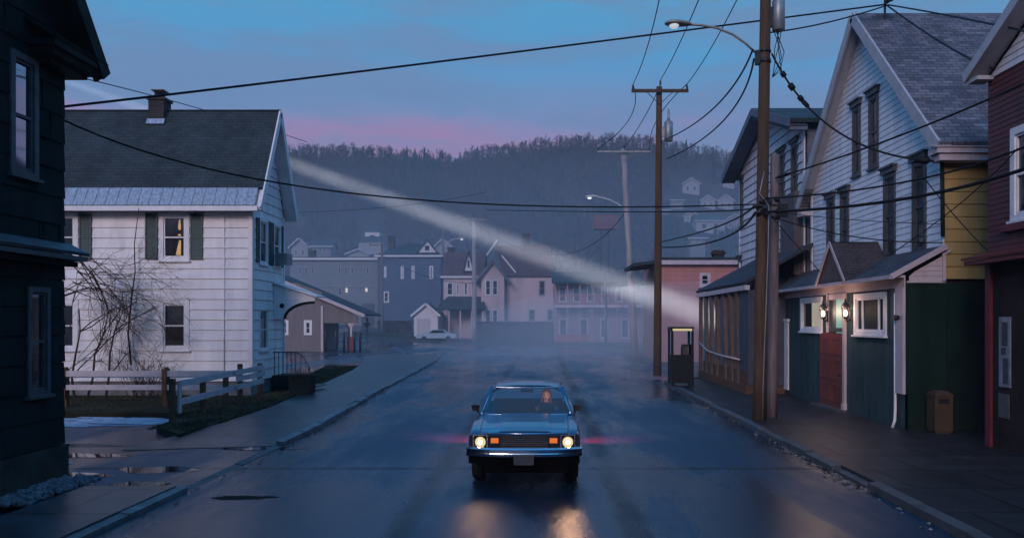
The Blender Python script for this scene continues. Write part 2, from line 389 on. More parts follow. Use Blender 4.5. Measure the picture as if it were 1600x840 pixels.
def strip(name, left, right, zt_, matl, z0=-.05, ramp=None):
    """raised sheet between two polylines of equal length, with sides"""
    m = MB(); n = len(left)
    P = lambda p, z: V((p[0], p[1], gz(p[0], p[1]) + z))
    for i in range(n - 1):
        a, b, c, d = left[i], right[i], right[i + 1], left[i + 1]
        zt = ramp if (ramp and i == 0) else zt_; zu = zt_
        m.poly([P(a, zt), P(b, zt), P(c, zu), P(d, zu)])
        m.poly([P(a, z0), P(a, zt), P(d, zu), P(d, z0)]); m.poly([P(b, z0), P(c, z0), P(c, zu), P(b, zt)])
    zt = ramp or zt_
    m.poly([P(left[0], z0), P(right[0], z0), P(right[0], zt), P(left[0], zt)])
    m.poly([P(left[-1], z0), P(left[-1], zt_), P(right[-1], zt_), P(right[-1], z0)])
    return tag(m.build(name, matl), kind='structure')
def kerb(name, pts, side, w=.16, h=.135, broken=0.0, km=None):
    """kerb stones laid along pts, a small gap between them"""
    m = MB(); L = 0; out = []
    for p, q in zip(pts, pts[1:]):
        p, q = V((*p, 0)), V((*q, 0)); n = max(1, int((q - p).length / 1.5)); out += [p.lerp(q, k / n) for k in range(n)]
    out.append(V((*pts[-1], 0)))
    for p, q in zip(out, out[1:]):
        d = (q - p).normalized(); nn = V((-d.y, d.x, 0)) * side; j = V((R.uniform(-.012, .012), R.uniform(-.01, .01), 0)); hh = h + R.uniform(-.02, .012)
        if R.random() < broken: hh -= .05; j += nn * .03
        p2 = p + d * .008 + j; q2 = q - d * .008 + j; zp, zq = gz(p.x, p.y), gz(q.x, q.y)
        b = [p2, q2, q2 + nn * w, p2 + nn * w]
        z = [zp, zq, zq, zp]; bev = .025
        m.hexa([V((v.x, v.y, zz - .04)) for v, zz in zip(b, z)] + [V((v.x, v.y, zz + hh - (bev if i in (0, 1) else 0))) for i, (v, zz) in enumerate(zip(b, z))])
    return tag(m.build(name, km or kerb_m), kind='structure')

# left side: near walk, driveway apron, long walk with lawn, far bend
def arc(cx, cy, r, a0, a1, n): return [(cx + r * math.cos(math.radians(lerp(a0, a1, k / n))), cy + r * math.sin(math.radians(lerp(a0, a1, k / n)))) for k in range(n + 1)]
strip('sidewalk_left_near', [(-7.05, 2), (-7.05, 12.3)], [(-5.66, 2), (-5.66, 12.3)], .11, walk_l)
kerb('kerb_left_near', [(-5.5, 2), (-5.5, 12.4)], 1, broken=.4, km=kerb_l); kerb('kerb_dropped', [(-5.5, 12.41), (-5.5, 16.88)], 1, h=.035, broken=.0)
LK = [(-5.5, 16.9), (-5.52, 20), (-5.75, 24), (-6.1, 30), (-6.55, 42), (-7.0, 52), (-7.6, 59), (-9.2, 62), (-12, 63)]
LL = [(-8.6, 16.3), (-8.0, 20), (-8.1, 24), (-8.7, 30), (-10.0, 42), (-11.3, 50), (-12.2, 54), (-12.6, 56), (-13, 58)]
kerb('kerb_left', LK, 1, broken=.15, km=kerb_l)
strip('sidewalk_left', LL, [(x - .17, y) for x, y in LK],   .115, walk_l, ramp=.012)
strip('lawn_edge', [(-9.3, 19.2), (-9.7, 22.5), (-9.7, 30), (-11.5, 40), (-12.5, 46)], [(-8.12, 17.8), (-8.12, 22.5), (-8.75, 30), (-9.85, 40), (-10.6, 45.5)], .13, grass_soil)
lawn = strip('lawn', [(-22, 21.9), (-22, 34)], [(-9.72, 21.9), (-9.72, 34)], .14, grass_soil)
# right side
RK = [(5.05, 2), (5.05, 33.5)] + arc(8.05, 33.5, 3.0, 180, 90, 8)[1:] + [(15, 36.5), (30, 36.5)]
strip('sidewalk_right', [(5.2, 2), (5.2, 33.6)], [(14, 2), (14, 33.6)], .125, walk_m)
strip('sidewalk_right_corner', [(5.6, 34.9), (5.22, 33.62)], [(14, 36.2), (14, 33.62)], .121, walk_m)
kerb('kerb_right', RK, -1, broken=.12)
FK = [(30, 46), (10, 46)] + arc(9.3, 49, 3.0, 270, 180, 6) + [(6.3, 56), (6.0, 66), (5.0, 74), (1.0, 80), (-5, 85), (-14, 90), (-24, 93), (-40, 96)]
kerb('kerb_far_side', FK, -1)
strip('sidewalk_far', [(6.47, 49), (6.47, 56), (6.17, 66), (5.17, 74.2), (1.1, 80.2), (-4.9, 85.2), (-13.9, 90.2), (-24, 93.2), (-40, 96.2)],
      [(9, 49), (9, 56), (8.6, 66), (7, 76), (2, 82.5), (-4.3, 87.5), (-13.3, 92.5), (-23.5, 95.5), (-40, 98.5)], .12, walk_m)
# yard ground behind the far walk
yard_m = mat('dead_yard_grass', (.050, .050, .032), .95, .4, .8, .6, 4, spec=.1)
strip('yard', [(9, 70), (6, 77), (2, 83), (-4.3, 88), (-13.3, 93), (-23.5, 96), (-60, 100)], [(30, 80), (20, 90), (14, 130), (0, 132), (-13, 132), (-30, 132), (-62, 132)], .10, yard_m)

# grass blades on lawn: one stuff object
blade = mat('short_winter_grass', (.075, .060, .028), .85, .65, .9, spec=.2)
m = MB()
def tuft(x, y, z, h):
    for _ in range(3):
        a = R.uniform(0, 6.28); w = .012; dx, dy = math.cos(a), math.sin(a); lx, ly = R.uniform(-.05, .05), R.uniform(-.05, .05)
        m.poly([(x - dx * w, y - dy * w, z), (x + dx * w, y + dy * w, z), (x + lx, y + ly, z + h)])
for _ in range(9000):
    if R.random() < .6:
        y = R.uniform(18.2, 44); lo = -9.6 if y < 28 else lerp(-9.7, -12, (y - 28) / 16); hi = -8.02 if y < 24 else lerp(-8.3, -10.3, (y - 24) / 20)
        if y < 21: lo = lerp(-9.1, -9.6, (y - 18) / 3)
        x = R.uniform(lo, hi + .08 * noise.noise(V((y * 2, 0, 0))))
    else: x = R.uniform(-17, -9.7); y = R.uniform(22, 26.8)
    if noise.noise(V((x * .8, y * .8, 5))) < -.25: continue
    tuft(x, y, .12, R.uniform(.03, .10))
tag(m.build('grass', blade), 'short dull winter grass beside the left sidewalk and house', 'grass', kind='stuff')

# puddles and old snow on the driveway
pud = mat('standing_water', (.012, .014, .018), .03, .2, 1, spec=.9)
snow_m = mat('old_grey_snow', (.34, .38, .46), .55, .3, 4, .8, 14)
def blob(mb, cx, cy, rx, ry, z, n=26, seed=0, rough=.35, hgt=0.0):
    pts = []
    for k in range(n):
        t = 6.2832 * k / n; r = 1 + rough * noise.noise(V((math.cos(t) * 1.7 + seed * 5, math.sin(t) * 1.7, seed))) + .12 * noise.noise(V((math.cos(t) * 5, math.sin(t) * 5 + seed * 3, 1)))
        pts.append(V((cx + rx * r * math.cos(t), cy + ry * r * math.sin(t), z)))
    if not hgt: mb.poly(pts); return
    inner = [V((cx + (p.x - cx) * .75, cy + (p.y - cy) * .75, z + hgt * R.uniform(.7, 1.2))) for p in pts]
    for k in range(n): mb.poly([pts[k], pts[(k + 1) % n], inner[(k + 1) % n], inner[k]], True)
    mb.poly(inner)
m = MB()
for i, (x, y, rx, ry) in enumerate([(-8.2, 13.6, 1.0, .30), (-9.4, 15.7, 1.3, .26), (-10.6, 17.0, 1.6, .25), (-6.9, 14.2, .7, .35), (-5.9, 16.6, .9, .22), (-8.0, 17.0, .7, .18), (-6.6, 12.9, .5, .2)]):
    blob(m, x, y, rx, ry, .006, seed=i)
tm = MB(); blob(tm, -4.55, 11.95, .42, .13, .004, seed=11); blob(tm, -4.2, 12.0, .22, .07, .0045, seed=3); tag(tm.build('road_patch', mat('tar_patch', (.004, .004, .005), .8, .3, 6, spec=.1)), kind='structure')
tag(m.build('puddle', pud), kind='structure', label='shallow puddles on the wet driveway')
m = MB()
for i, (x, y, rx, ry, h) in enumerate([(R.gauss(-12.2, 1.5), R.gauss(20.9, .42), R.uniform(.2, 1.0), R.uniform(.05, .22), R.uniform(.01, .03)) for _ in range(46)] + [(R.gauss(-9.6, .8), R.gauss(14.9, .10), R.uniform(.1, .5), R.uniform(.03, .08), .012) for _ in range(9)]):
    blob(m, x, y, rx, ry, .008 if h else .118, seed=20 + i, hgt=h or .02)
tag(m.build('snow', snow_m), 'thin old snow lying in patches on the driveway', 'snow', kind='stuff')
m = MB()
for _ in range(700):
    y = R.uniform(11.0, 13.0); f = R.random(); x = lerp(-7.72, -7.12, f ** 1.4); r = R.choice((.015, .02, .03, .035, .05)) * R.uniform(.7, 1.3)
    m.lathe((x, y, .10 + r * .3), [(r * .6, -r), (r, 0), (r * R.uniform(.4, .8), r * R.uniform(.5, 1))], 5, V((R.uniform(-.5, .5), R.uniform(-.5, .5), 1)))
tag(m.build('rubble', mat('pale_rubble', (.13, .13, .145), .85, .6, 9)), 'strip of pale rubble and old snow along the foundation', 'rubble', kind='stuff')
m = MB()
for _ in range(260):       # litter of leaves and grit along the right kerb
    if R.random() < .55: y = R.uniform(12.5, 16.5)
    else: y = R.uniform(9, 32)
    x = 5.03 - abs(R.gauss(0, .10)); a = R.uniform(0, 6.28); s = R.uniform(.02, .06)
    m.poly([(x + s * math.cos(a), y + s * math.sin(a), .008), (x + s * .5 * math.cos(a + 1.6), y + s * .5 * math.sin(a + 1.6), .03), (x - s * math.cos(a), y - s * math.sin(a), .012), (x - s * .5 * math.cos(a + 1.6), y - s * .5 * math.sin(a + 1.6), .008)])
for _ in range(160):
    y = R.uniform(7, 30); x = -5.46 + abs(R.gauss(0, .10)) - (0 if y < 20 else (y - 20) * .05); a = R.uniform(0, 6.28); s = R.uniform(.02, .05)
    m.poly([(x + s * math.cos(a), y + s * math.sin(a), .008), (x + s * .5 * math.cos(a + 1.6), y + s * .5 * math.sin(a + 1.6), .03), (x - s * math.cos(a), y - s * math.sin(a), .012), (x - s * .5 * math.cos(a + 1.6), y - s * .5 * math.sin(a + 1.6), .008)])
tag(m.build('litter', mat('gutter_leaves', (.16, .14, .12), .8, .6, 9)), 'leaves and grit scattered in the gutters', 'litter', kind='stuff')

# ------------------------------------------------------------------ forest on the hill: one mass
bark = mat('bare_tree_bark', (.060, .038, .026), .9, .4, .05, spec=.1)
ever = mat('dark_evergreen', (.014, .024, .018), .9, .4, .05, spec=.1)
def bare(mb, x, y, z, h, n=11):
    w = h * .030; mb.tube([(x, y, z - .5), (x + R.uniform(-.1, .1), y, z + h * .55), (x + R.uniform(-.4, .4), y, z + h)], [w * .5, w * .4, w * .1], 3, False)
    for _ in range(n):
        t = R.uniform(.3, .92); a = R.uniform(0, 6.28); l = h * .42 * (1.15 - t) + .3; dx, dy = math.cos(a), math.sin(a)
        b0 = V((x, y, z + h * t)); b1 = b0 + V((dx * l, dy * l, l * R.uniform(.5, 1.3))); ww = w * R.uniform(.8, 1.6); px = V((-dy, dx, 0)) * ww
        mb.poly([b0 - px * .6, b0 + px * .6, b1 + px * .15])
        for _ in range(2):
            c0 = b0.lerp(b1, R.uniform(.3, .8)); c1 = c0 + V((R.uniform(-1, 1), R.uniform(-1, 1), R.uniform(.1, 1))).normalized() * l * .6
            mb.poly([c0 - V((ww, 0, 0)) * .5, c0 + V((ww, 0, 0)) * .5, c1]); mb.poly([c0 - V((0, 0, ww)) * .5, c0 + V((0, 0, ww)) * .5, c1])
def conifer(mb, x, y, z, h):
    for k in range(6):
        t = k / 6; r = h * .2 * (1 - t) + .15; n = 7; zz = z + h * (t * .9 + .05); top = V((x, y, zz + h * .22))
        ring = [V((x + r * math.cos(6.28 * j / n + k) * R.uniform(.7, 1.2), y + r * math.sin(6.28 * j / n + k) * R.uniform(.7, 1.2), zz - h * .03 * R.random())) for j in range(n)]
        for j in range(n): mb.poly([ring[j], ring[(j + 1) % n], top])
mb = MB(); me_ = MB()
def cleared(px, py):
    for (cx_, cy_, rx, ry) in HILL_CLEAR:
        if abs(px - cx_) < rx and abs(py - cy_) < ry: return True
    return False
HILL_CLEAR = [(1078, 298, 34, 22), (1080, 345, 22, 14), (1035, 335, 20, 12), (1090, 378, 24, 14), (1138, 292, 20, 14), (1060, 318, 30, 18), (1120, 322, 45, 22), (1115, 350, 36, 22), (580, 355, 22, 26), (500, 392, 30, 14)]
for _ in range(9000):
    y = 142 + 158 * R.random() ** .75; px = R.uniform(330, 1330); x = (px - CX) * y / F; z = ht(x, y)
    py = CY - (z - H) * F / y
    if cleared(px, py - 4) : continue
    c = noise.noise(V((x * .012, y * .02, 8))) + .5 * noise.noise(V((x * .04, y * .05, 2)))
    near_conifer = (600 < px < 690 and 255 < py < 335)
    if abs(px - 840) < 60 and abs(py - 315) < 22 and R.random() < .5: continue
    if (near_conifer and R.random() < .55) or (c > .42 and R.random() < .5) or R.random() < .02: conifer(me_, x, y, z, R.uniform(3.5, 6.0))
    else: bare(mb, x, y, z, R.uniform(2.4, 4.4) * clamp(y / 230, .8, 1.2))
for k in range(1300):     # the ridge line
    px = R.uniform(330, 1330); y = HY1 + R.uniform(-18, 6); x = (px - CX) * y / F
    if R.random() < .0: conifer(me_, x, y, ht(x, y), R.uniform(2.5, 3.5))
    else: bare(mb, x, y, ht(x, y) - .8, R.uniform(1.2, 2.5), 16)
tag(mb.build('forest', bark), 'bare winter woods covering the far hillside', 'forest', kind='stuff')
tag(me_.build('evergreens', ever), 'dark evergreens scattered through the hillside woods', 'forest', kind='stuff')
# ------------------------------------------------------------------ dark house, near left
h = thing('house', 'house clad in black asphalt siding with sagging pent roof, at the left edge', 'house', (-7.8, 13, 0))
fr = Fr((-7.8, 13, 0), (0, -1, 0), (1, 0, 0))
U1 = (.71, 1.35, 4.80, 6.62); U2 = (.42, .96, 1.50, 3.16)
apex = 3.6; pitch = 1.28
def ext(z): return (max(0, (z - 7.27) / pitch), min(2 * apex, 2 * apex - (z - 7.27) / pitch)) if z > 7.27 else (0, 2 * apex)
m = MB(); siding(m, fr, .66, 7.27 + apex * pitch - .01, ext, .44, [hole(U1), hole(U2)], .022, [7.27])
fr2 = Fr((-7.8, 13, 0), (-1, 0, 0), (0, 1, 0)); siding(m, fr2, .66, 7.27, lambda z: (0, 7), .44, (), .022)
for k in range(60):   # raised joints between the siding sheets
    row = R.randrange(1, 20); a = R.uniform(.1, 7); z = .66 + row * .44
    l, r_ = ext(z + .44)
    if l + .1 < a < r_ - .1 and not any(w[0] - .05 < a < w[1] + .05 and w[2] - .4 < z < w[3] for w in (U1, U2)): m.fbox(fr, a, a + .012, z + .01, z + .43, .0, .028)
m.build('wall', black_sid, h)
m = MB(); m.box(-15, -7.86, 5.81, 12.94, .7, 7.2); m.build('inner_wall', black_trim, h)
m = MB(); m.box(-15, -7.8, -12, 5.7, .1, 9.5); m.build('rear_sky_blocker', black_sid, h)  # plain unseen block, added to keep sky light off the near left ground
m = MB(); m.box(-14.9, -7.74, 5.7, 13.03, -.1, .64); m.build('foundation', stone_found, h)
m = MB(); m.fbox(fr, .36, .66, .2, .46, -.02, .064); m.build('vent', iron, h)
m = MB()
for sgn in (0, 1):
    ya = 13.42 if not sgn else 5.38; za = 7.27 - .42 * pitch * 1.0 + .12; yr = 13 - apex; zr = 7.27 + apex * pitch + .12
    m.slab([(-7.36, ya, za), (-15, ya, za), (-15, yr, zr), (-7.36, yr, zr)], .10)
m.build('roof', slate_roof, h)
m = MB()   # rake boards and the moulded eave return
m.bar((-7.37, 13.44, 6.74), (-7.37, 9.4, 11.92), .07, .26); m.bar((-7.46, 13.38, 6.66), (-7.46, 9.4, 11.76), .06, .16)
m.bar((-7.64, 13.2, 6.84), (-7.64, 9.4, 11.70), .36, .04)
m.build('rake_board', black_trim, h)
m = MB(); m.box(-8.05, -7.36, 12.05, 13.42, 6.80, 6.90); m.box(-8.05, -7.44, 12.12, 13.36, 6.70, 6.798); m.box(-8.05, -7.56, 12.25, 13.25, 6.62, 6.698)
m.slab([(-7.32, 12.0, 6.94), (-7.32, 13.46, 6.94), (-7.78, 13.46, 7.22), (-7.78, 12.0, 7.22)], .05)
m.build('eave_return', black_trim, h)
m = MB(); m.slab([(-7.46, 5.8, 3.74), (-7.46, 13.16, 3.74), (-7.79, 13.16, 3.90), (-7.79, 5.8, 3.90)], .05)
m.box(-7.79, -7.49, 5.8, 13.14, 3.61, 3.68); m.build('pent_roof', grey_trim, h)
m = MB(); m.box(-7.79, -7.62, 5.8, 13.08, 3.52, 3.598); m.build('pent_moulding', black_trim, h)
window(h, fr, U1, grey_trim, pane_old, t=.10, hang=lambda *a: curtains(*a, gap=.35))
window(h, fr, U2, grey_trim, pane_old, t=.08, hang=lambda *a: curtains(*a, gap=.15))

# ------------------------------------------------------------------ white clapboard house, left
h = thing('house', 'white clapboard house with green shutters and dark steep roof behind the low fence', 'house', (-9.87, 27, 0))
fr = Fr((-18, 27, 0), (1, 0, 0), (0, -1, 0))       # street-side front, a = x + 18
sd = Fr((-9.87, 27, 0), (0, 1, 0), (1, 0, 0))      # gable side
W1 = (5.02, 6.04, 4.68, 6.30); W2 = (5.02, 6.04, 1.66, 3.36); W3 = (1.27, 2.29, 4.68, 6.30); W4 = (1.27, 2.29, 1.66, 3.36)
DX = 3.30
X1 = (.66, 1.52, 4.62, 6.22); X2 = (2.10, 2.92, 4.62, 6.22); X3 = (.66, 1.56, 1.62, 3.10)
m = MB(); siding(m, fr, .62, 6.58, lambda z: (0, 8.13), .345, [hole(w) for w in (W1, W2, W3, W4)], .032); m.build('wall', white_sid, h)
m = MB(); HD = DX / 2; PT = 3.55 / 1.65
siding(m, sd, .62, 6.5 + HD * PT, lambda z: (max(0, (z - 6.5) / PT), min(DX, DX - (z - 6.5) / PT)) if z > 6.5 else (0, DX), .345, [hole(w) for w in (X1, X2, X3)], .032, [6.5]); m.build('side_wall', white_sid, h)
m = MB(); m.box(-18, -17.9, 27.05, 30.2, .6, 6.5); m.box(-18, -9.95, 30.15, 30.25, .6, 6.5); m.box(-17.9, -9.95, 27.05, 30.15, .55, .6); m.box(-17.9, -9.95, 27.05, 30.15, 3.95, 4.05); m.box(-17.9, -9.95, 27.05, 30.15, 6.42, 6.5); m.build('inner_wall', black_trim, h)
for q_ in ((sd, -.035, .10), (fr, 8.03, 8.18), (sd, DX - .1, DX + .03)): m = MB(); m.fbox(*q_, .62, 6.5, .0, .05); m.build('corner_board', white_sid, h)
m = MB(); m.box(-18, -9.90, 27.03, 30.28, -.1, .615); m.build('foundation', conc_found, h)
zr = 10.2; ye, yr = 26.55, 28.6; ze = 6.5
P = lambda x, t: V((x, lerp(ye, yr, t), lerp(ze, zr, t)))
m = MB(); m.slab([P(-18.4, .17), P(-9.42, .17), P(-9.42, 1), P(-18.4, 1)], .10)
m.slab([(-18.4, 30.55, 6.6), (-9.42, 30.55, 6.6), (-9.42, yr, zr), (-18.4, yr, zr)], .10); rf = m.build('roof', slate_roof, h)
m = MB(); m.slab([P(-18.4, 0), P(-9.62, 0), P(-9.62, .168), P(-18.4, .168)], .07)
for k in range(24):
    x = -18.2 + k * .36; a, b = P(x, .002), P(x, .166); m.bar(a, b, .03, .035, V((0, -.85, .5)))
m.build('eave_metal', metal_roof, rf)
m = MB(); m.box(-18.4, -9.5, 26.50, 26.60, 6.30, 6.46); m.box(-18.4, -9.62, 26.60, 26.96, 6.34, 6.40); m.build('gutter', white_trim, rf)
m = MB()   # rake boards at the gable end
for (y0, z0_, y1, z1_) in ((26.62, 6.45, yr, zr - .1), (30.5, 6.55, yr, zr - .1)):
    m.bar((-9.41, y0, z0_ - .06), (-9.41, y1, z1_ - .03), .05, .24)
    m.bar((-9.64, y0, z0_ - .12), (-9.64, y1, z1_ - .10), .44, .03)
m.build('rake_board', white_trim, rf)
m = MB(); m.box(-14.0, -13.45, 28.3, 28.85, 9.4, 10.55); m.box(-14.05, -13.40, 28.25, 28.90, 10.47, 10.56); ch = m.build('chimney', brick_chim, rf)
m = MB(); m.slab([(-14.04, 28.2, 9.60), (-13.41, 28.2, 9.60), (-13.41, 28.3, 9.80), (-14.04, 28.3, 9.80)], .03); m.build('flashing', metal_roof, ch)
m = MB(); m.lathe((-13.72, 28.58, 10.56), [(.12, 0), (.12, .16), (.17, .18), (.17, .2)], 12); m.box(-13.94, -13.50, 28.36, 28.80, 10.82, 10.86)
for a in (-.17, .17): m.box(-13.72 + a - .015, -13.72 + a + .015, 28.55, 28.6, 10.56, 10.82)
m.build('chimney_cap', iron, ch)
gold = mat_emit('lit_curtain_gold', (1.0, .60, .24), .5)
def lit(wo, fr_, i0, i1, j0, j1):
    b = MB(); mid = (i0 + i1) / 2      # dark drapes drawn nearly closed and a lit lamp with a shade in the gap
    curtains(wo, fr_, i0, i1, j0, j1, mat('brown_drape', (.022, .016, .010), .8, .3, 8, streak=2), .40, .16)
    b.lathe(fr_(mid + .02, j0 + .12, -.42), [(.16, 0), (.10, .30), (.05, .50)], 12); o = b.build('lit_lamp_shade', gold, wo)
    b = MB(); b.lathe(fr_(mid - .02, j0 + .98, -.42), [(.03, 0), (.05, .1), (.02, .35)], 10); b.lathe(fr_(mid, j0 + .78, -.42), [(.07, 0), (.07, .05)], 10); b.build('lit_lamp', gold, wo)
window(h, fr, W1, white_trim, pane_clear, t=.15, hang=lit)
blind = mat('half_drawn_blind', (.035, .05, .045), .8, .2, 6)
def half_blind(wo, fr_, i0, i1, j0, j1):
    b = MB(); b.poly([fr_(i0, lerp(j0, j1, .52), -.08), fr_(i1, lerp(j0, j1, .52), -.08), fr_(i1, j1, -.08), fr_(i0, j1, -.08)]); b.build('blind', blind, wo)
window(h, fr, W2, white_trim, pane_clear, t=.15, hang=half_blind)
window(h, fr, W3, white_trim, pane_dark, t=.15); window(h, fr, W4, white_trim, pane_dark, t=.15)
for a0, a1 in ((4.56, 4.98), (6.08, 6.50), (2.33, 2.75), (.8, 1.23)): shutter(h, fr, a0, a1, 4.72, 6.28, green_sh)
for w in (X1, X2): window(h, sd, w, white_trim, pane_dark, t=.1); shutter(h, sd, w[0] - .3, w[0] - .02, 4.66, 6.2, green_sh); shutter(h, sd, w[1] + .02, w[1] + (.26 if w is X1 else .24), 4.66, 6.2, green_sh)
window(h, sd, X3, white_trim, pane_clear, t=.07, hang=lambda *a: curtains(*a, gap=.12))
m = MB(); m.fbox(sd, 2.2, 2.8, 4.72, 5.12, .05, .5); m.build('air_conditioner', grey_metal, h)
m = MB(); m.tube([fr(7.22, .7, .03), fr(7.22, 6.3, .03)], .022, 6); m.build('conduit', white_trim, h)
# porch hood over the side door
m = MB()
m.prism([(-9.84, 29.15, 3.98), (-8.35, 29.15, 3.52), (-8.35, 29.15, 3.40), (-9.84, 29.15, 3.40)], (0, .06, 0))
m.slab([(-9.84, 29.05, 4.06), (-8.25, 29.05, 3.56), (-8.25, 30.25, 3.56), (-9.84, 30.25, 4.06)], .05)
m.prism([(-9.84, 29.15, 2.75), (-9.84, 29.15, 3.395), (-8.36, 29.15, 3.395)] + [(-9.50 + 1.12 * (1 - math.cos(k * math.pi / 20)), 29.15, 2.75 + .62 * math.sin(k * math.pi / 20)) for k in range(10, -1, -1)], (0, .05, 0))
hd = m.build('porch_hood', white_trim, h)
m = MB()
pts = [V((-9.50 + 1.12 * (1 - math.cos(t)), 29.22, 2.735 + .62 * math.sin(t))) for t in [math.pi / 2 * k / 8 for k in range(9)]]
for p, q in zip(pts, pts[1:]): m.bar(p, q, .16, .035, V((0, 1, 0)))
m.lathe((-9.55, 29.14, 3.2), [(.09, 0), (.09, .02)], 12, V((0, 1, 0))); m.build('bracket', black_trim, hd)
t = thing('porch_steps', 'dark wooden steps with iron railing at the side of the white house', 'steps', (-9.2, 29.4, .12))
m = MB(); m.box(-9.83, -8.95, 28.9, 30.3, .45, .68); m.box(-9.83, -9.0, 28.95, 30.25, .14, .448); m.build('landing', black_trim, t)
m = MB()
for k, z in enumerate((.46, .28)): m.box(-8.94 + k * .35, -8.58 + k * .35, 28.95, 30.25, z - .04, z)
m.build('tread', wood_grey, t)
m = MB()
for x in (-9.75, -9.6, -9.45, -9.3, -9.15, -9.0): m.box(x - .012, x + .012, 28.94, 28.965, .68, 1.5)
m.box(-9.8, -8.95, 28.93, 28.975, 1.5, 1.54); m.tube([(-8.97, 28.95, 1.52), (-8.75, 28.95, 1.4), (-8.5, 28.95, 1.0), (-8.45, 28.95, .3)], .02)
for x, z in ((-8.8, 1.4), (-8.62, 1.18)): m.box(x - .01, x + .01, 28.94, 28.965, .3, z)
m.build('railing', iron, t)
t = thing('planter', 'dark square planter with dead stalks beside the porch steps', 'planter', (-8.35, 27.8, .12))
m = MB(); m.prism([(-8.72, 27.5, .13), (-8.05, 27.5, .13), (-7.98, 27.5, .72), (-8.79, 27.5, .72)], (0, .6, 0)); m.box(-8.83, -7.94, 27.46, 28.14, .72, .80); m.build('tub', black_trim, t)
m = MB()
for _ in range(26):
    x, y = R.uniform(-8.7, -8.1), R.uniform(27.6, 28.0); m.tube([(x, y, .76), (x + R.uniform(-.1, .1), y, R.uniform(.85, 1.02))], .008, 3)
m.build('dry_plant', post_wood, t)

# ------------------------------------------------------------------ fences
t = thing('fence', 'low white two-rail fence along the front of the white house lawn', 'fence', (-12, 23.4, 0))
for x in (-14.0, -11.05): m = MB(); m.box(x - .07, x + .07, 23.26, 23.285, .4, 1.25); m.box(x - .07, x + .07, 23.33, 23.49, 0, 1.25); m.box(x - .05, x + .05, 23.36, 23.46, 1.25, 1.3); m.build('post', post_wood, t)
for z0_, z1_ in ((1.03, 1.20), (.64, .79)):
    m = MB(); m.box(-16.5, -8.95, 23.29, 23.325, z0_, z1_); m.build('rail', rail_white, t)
m = MB(); m.box(-16.5, -9.3, 23.62, 23.65, .98, 1.1); m.build('rail', rail_white, t)
t = thing('fence', 'white plank fence on brown posts running beside the left sidewalk', 'fence', (-9.2, 22, 0))
fp = [(-9.20, 19.8, 1.22), (-9.17, 21.5, 1.12), (-9.15, 23.0, 1.15), (-9.12, 24.0, 1.36), (-9.1, 25.6, 1.30)]
for x, y, z in fp: m = MB(); m.box(x - .06, x + .06, y - .06, y + .06, 0, z); m.build('post', post_wood, t)
def plank(y0, y1, za, zb, w=.16):
    m = MB(); m.bar((-9.09 + (y0 - 19.8) * .015, y0, za), (-9.09 + (y1 - 19.8) * .015, y1, zb), .03, w); m.build('rail', rail_white, t)
plank(19.9, 25.7, 1.08, 1.16); plank(19.9, 23.6, .62, .70); plank(23.4, 25.7, .70, .74); plank(23.5, 25.8, .94, .96, .16)
m = MB(); m.box(-9.10, -9.06, 19.86, 20.02, .35, 1.15); m.build('batten', rail_white, t)

# bare climbing shrub against the white house
def twigs(mb, p, d, l, r, depth):
    pts = [p]; q = p.copy(); dd = d.copy()
    for k in range(4):
        dd = (dd + V((R.uniform(-.3, .3), R.uniform(-.2, .2), R.uniform(-.28, .18)))).normalized(); q = q + dd * l / 4; pts.append(q.copy())
    mb.tube(pts, [r, r * .85, r * .7, r * .55, r * .35], 4, False)
    if depth:
        for _ in range(R.choice((2, 3, 3))):
            i = R.randrange(1, 5); nd = (dd + V((R.uniform(-.9, .9), R.uniform(-.5, .5), R.uniform(-.6, .6)))).normalized(); twigs(mb, pts[i], nd, l * R.uniform(.5, .8), r * .55, depth - 1)
t = thing('shrub', 'leafless tangled shrub climbing the front wall of the white house', 'shrub', (-14.6, 26, .12))
for x0 in (-15.6, -15.2, -14.8, -14.2): m = MB(); twigs(m, V((x0, 25.9, .1)), V((R.uniform(-.2, .2), .05, 1)), 3.0, .042, 4); m.build('stem', bark, t)
m = MB()
for k in range(8): twigs(m, V((-15.3 + R.uniform(-.3, .3), 25.8, 3.4 + R.random())), V((1, .05, R.uniform(-.2, .5))), 2.0, .020, 3)
for k in range(12): twigs(m, V((-15.2 + R.uniform(-.4, .6), 25.8, 4.2 + .5 * R.random())), V((.8, 0, R.uniform(-1.2, -.1))), 2.2, .018, 3)
m.build('branches', bark, t)
t = thing('bush', 'small twiggy leafless bush between shrub and lower window', 'bush', (-12.9, 26.2, .12))
m = MB()
for k in range(26): twigs(m, V((-12.9 + R.uniform(-.8, .5), 26.2, .12)), V((R.uniform(-.5, .5), R.uniform(-.2, .2), 1)), R.uniform(.8, 1.5), .014, 2)
m.build('stems', bark, t)
t = thing('vine', 'single dark vine stem rising up the white wall to the chimney', 'vine', (-13.0, 26.8, 0.2))
m = MB(); m.tube([at(205, 570, 26.8), at(200, 520, 26.8), at(205, 470, 26.8), at(211, 425, 26.8), at(210, 380, 26.8), at(217, 325, 26.4)], [.03, .03, .026, .02, .016, .012], 5); m.build('stem', bark, t)

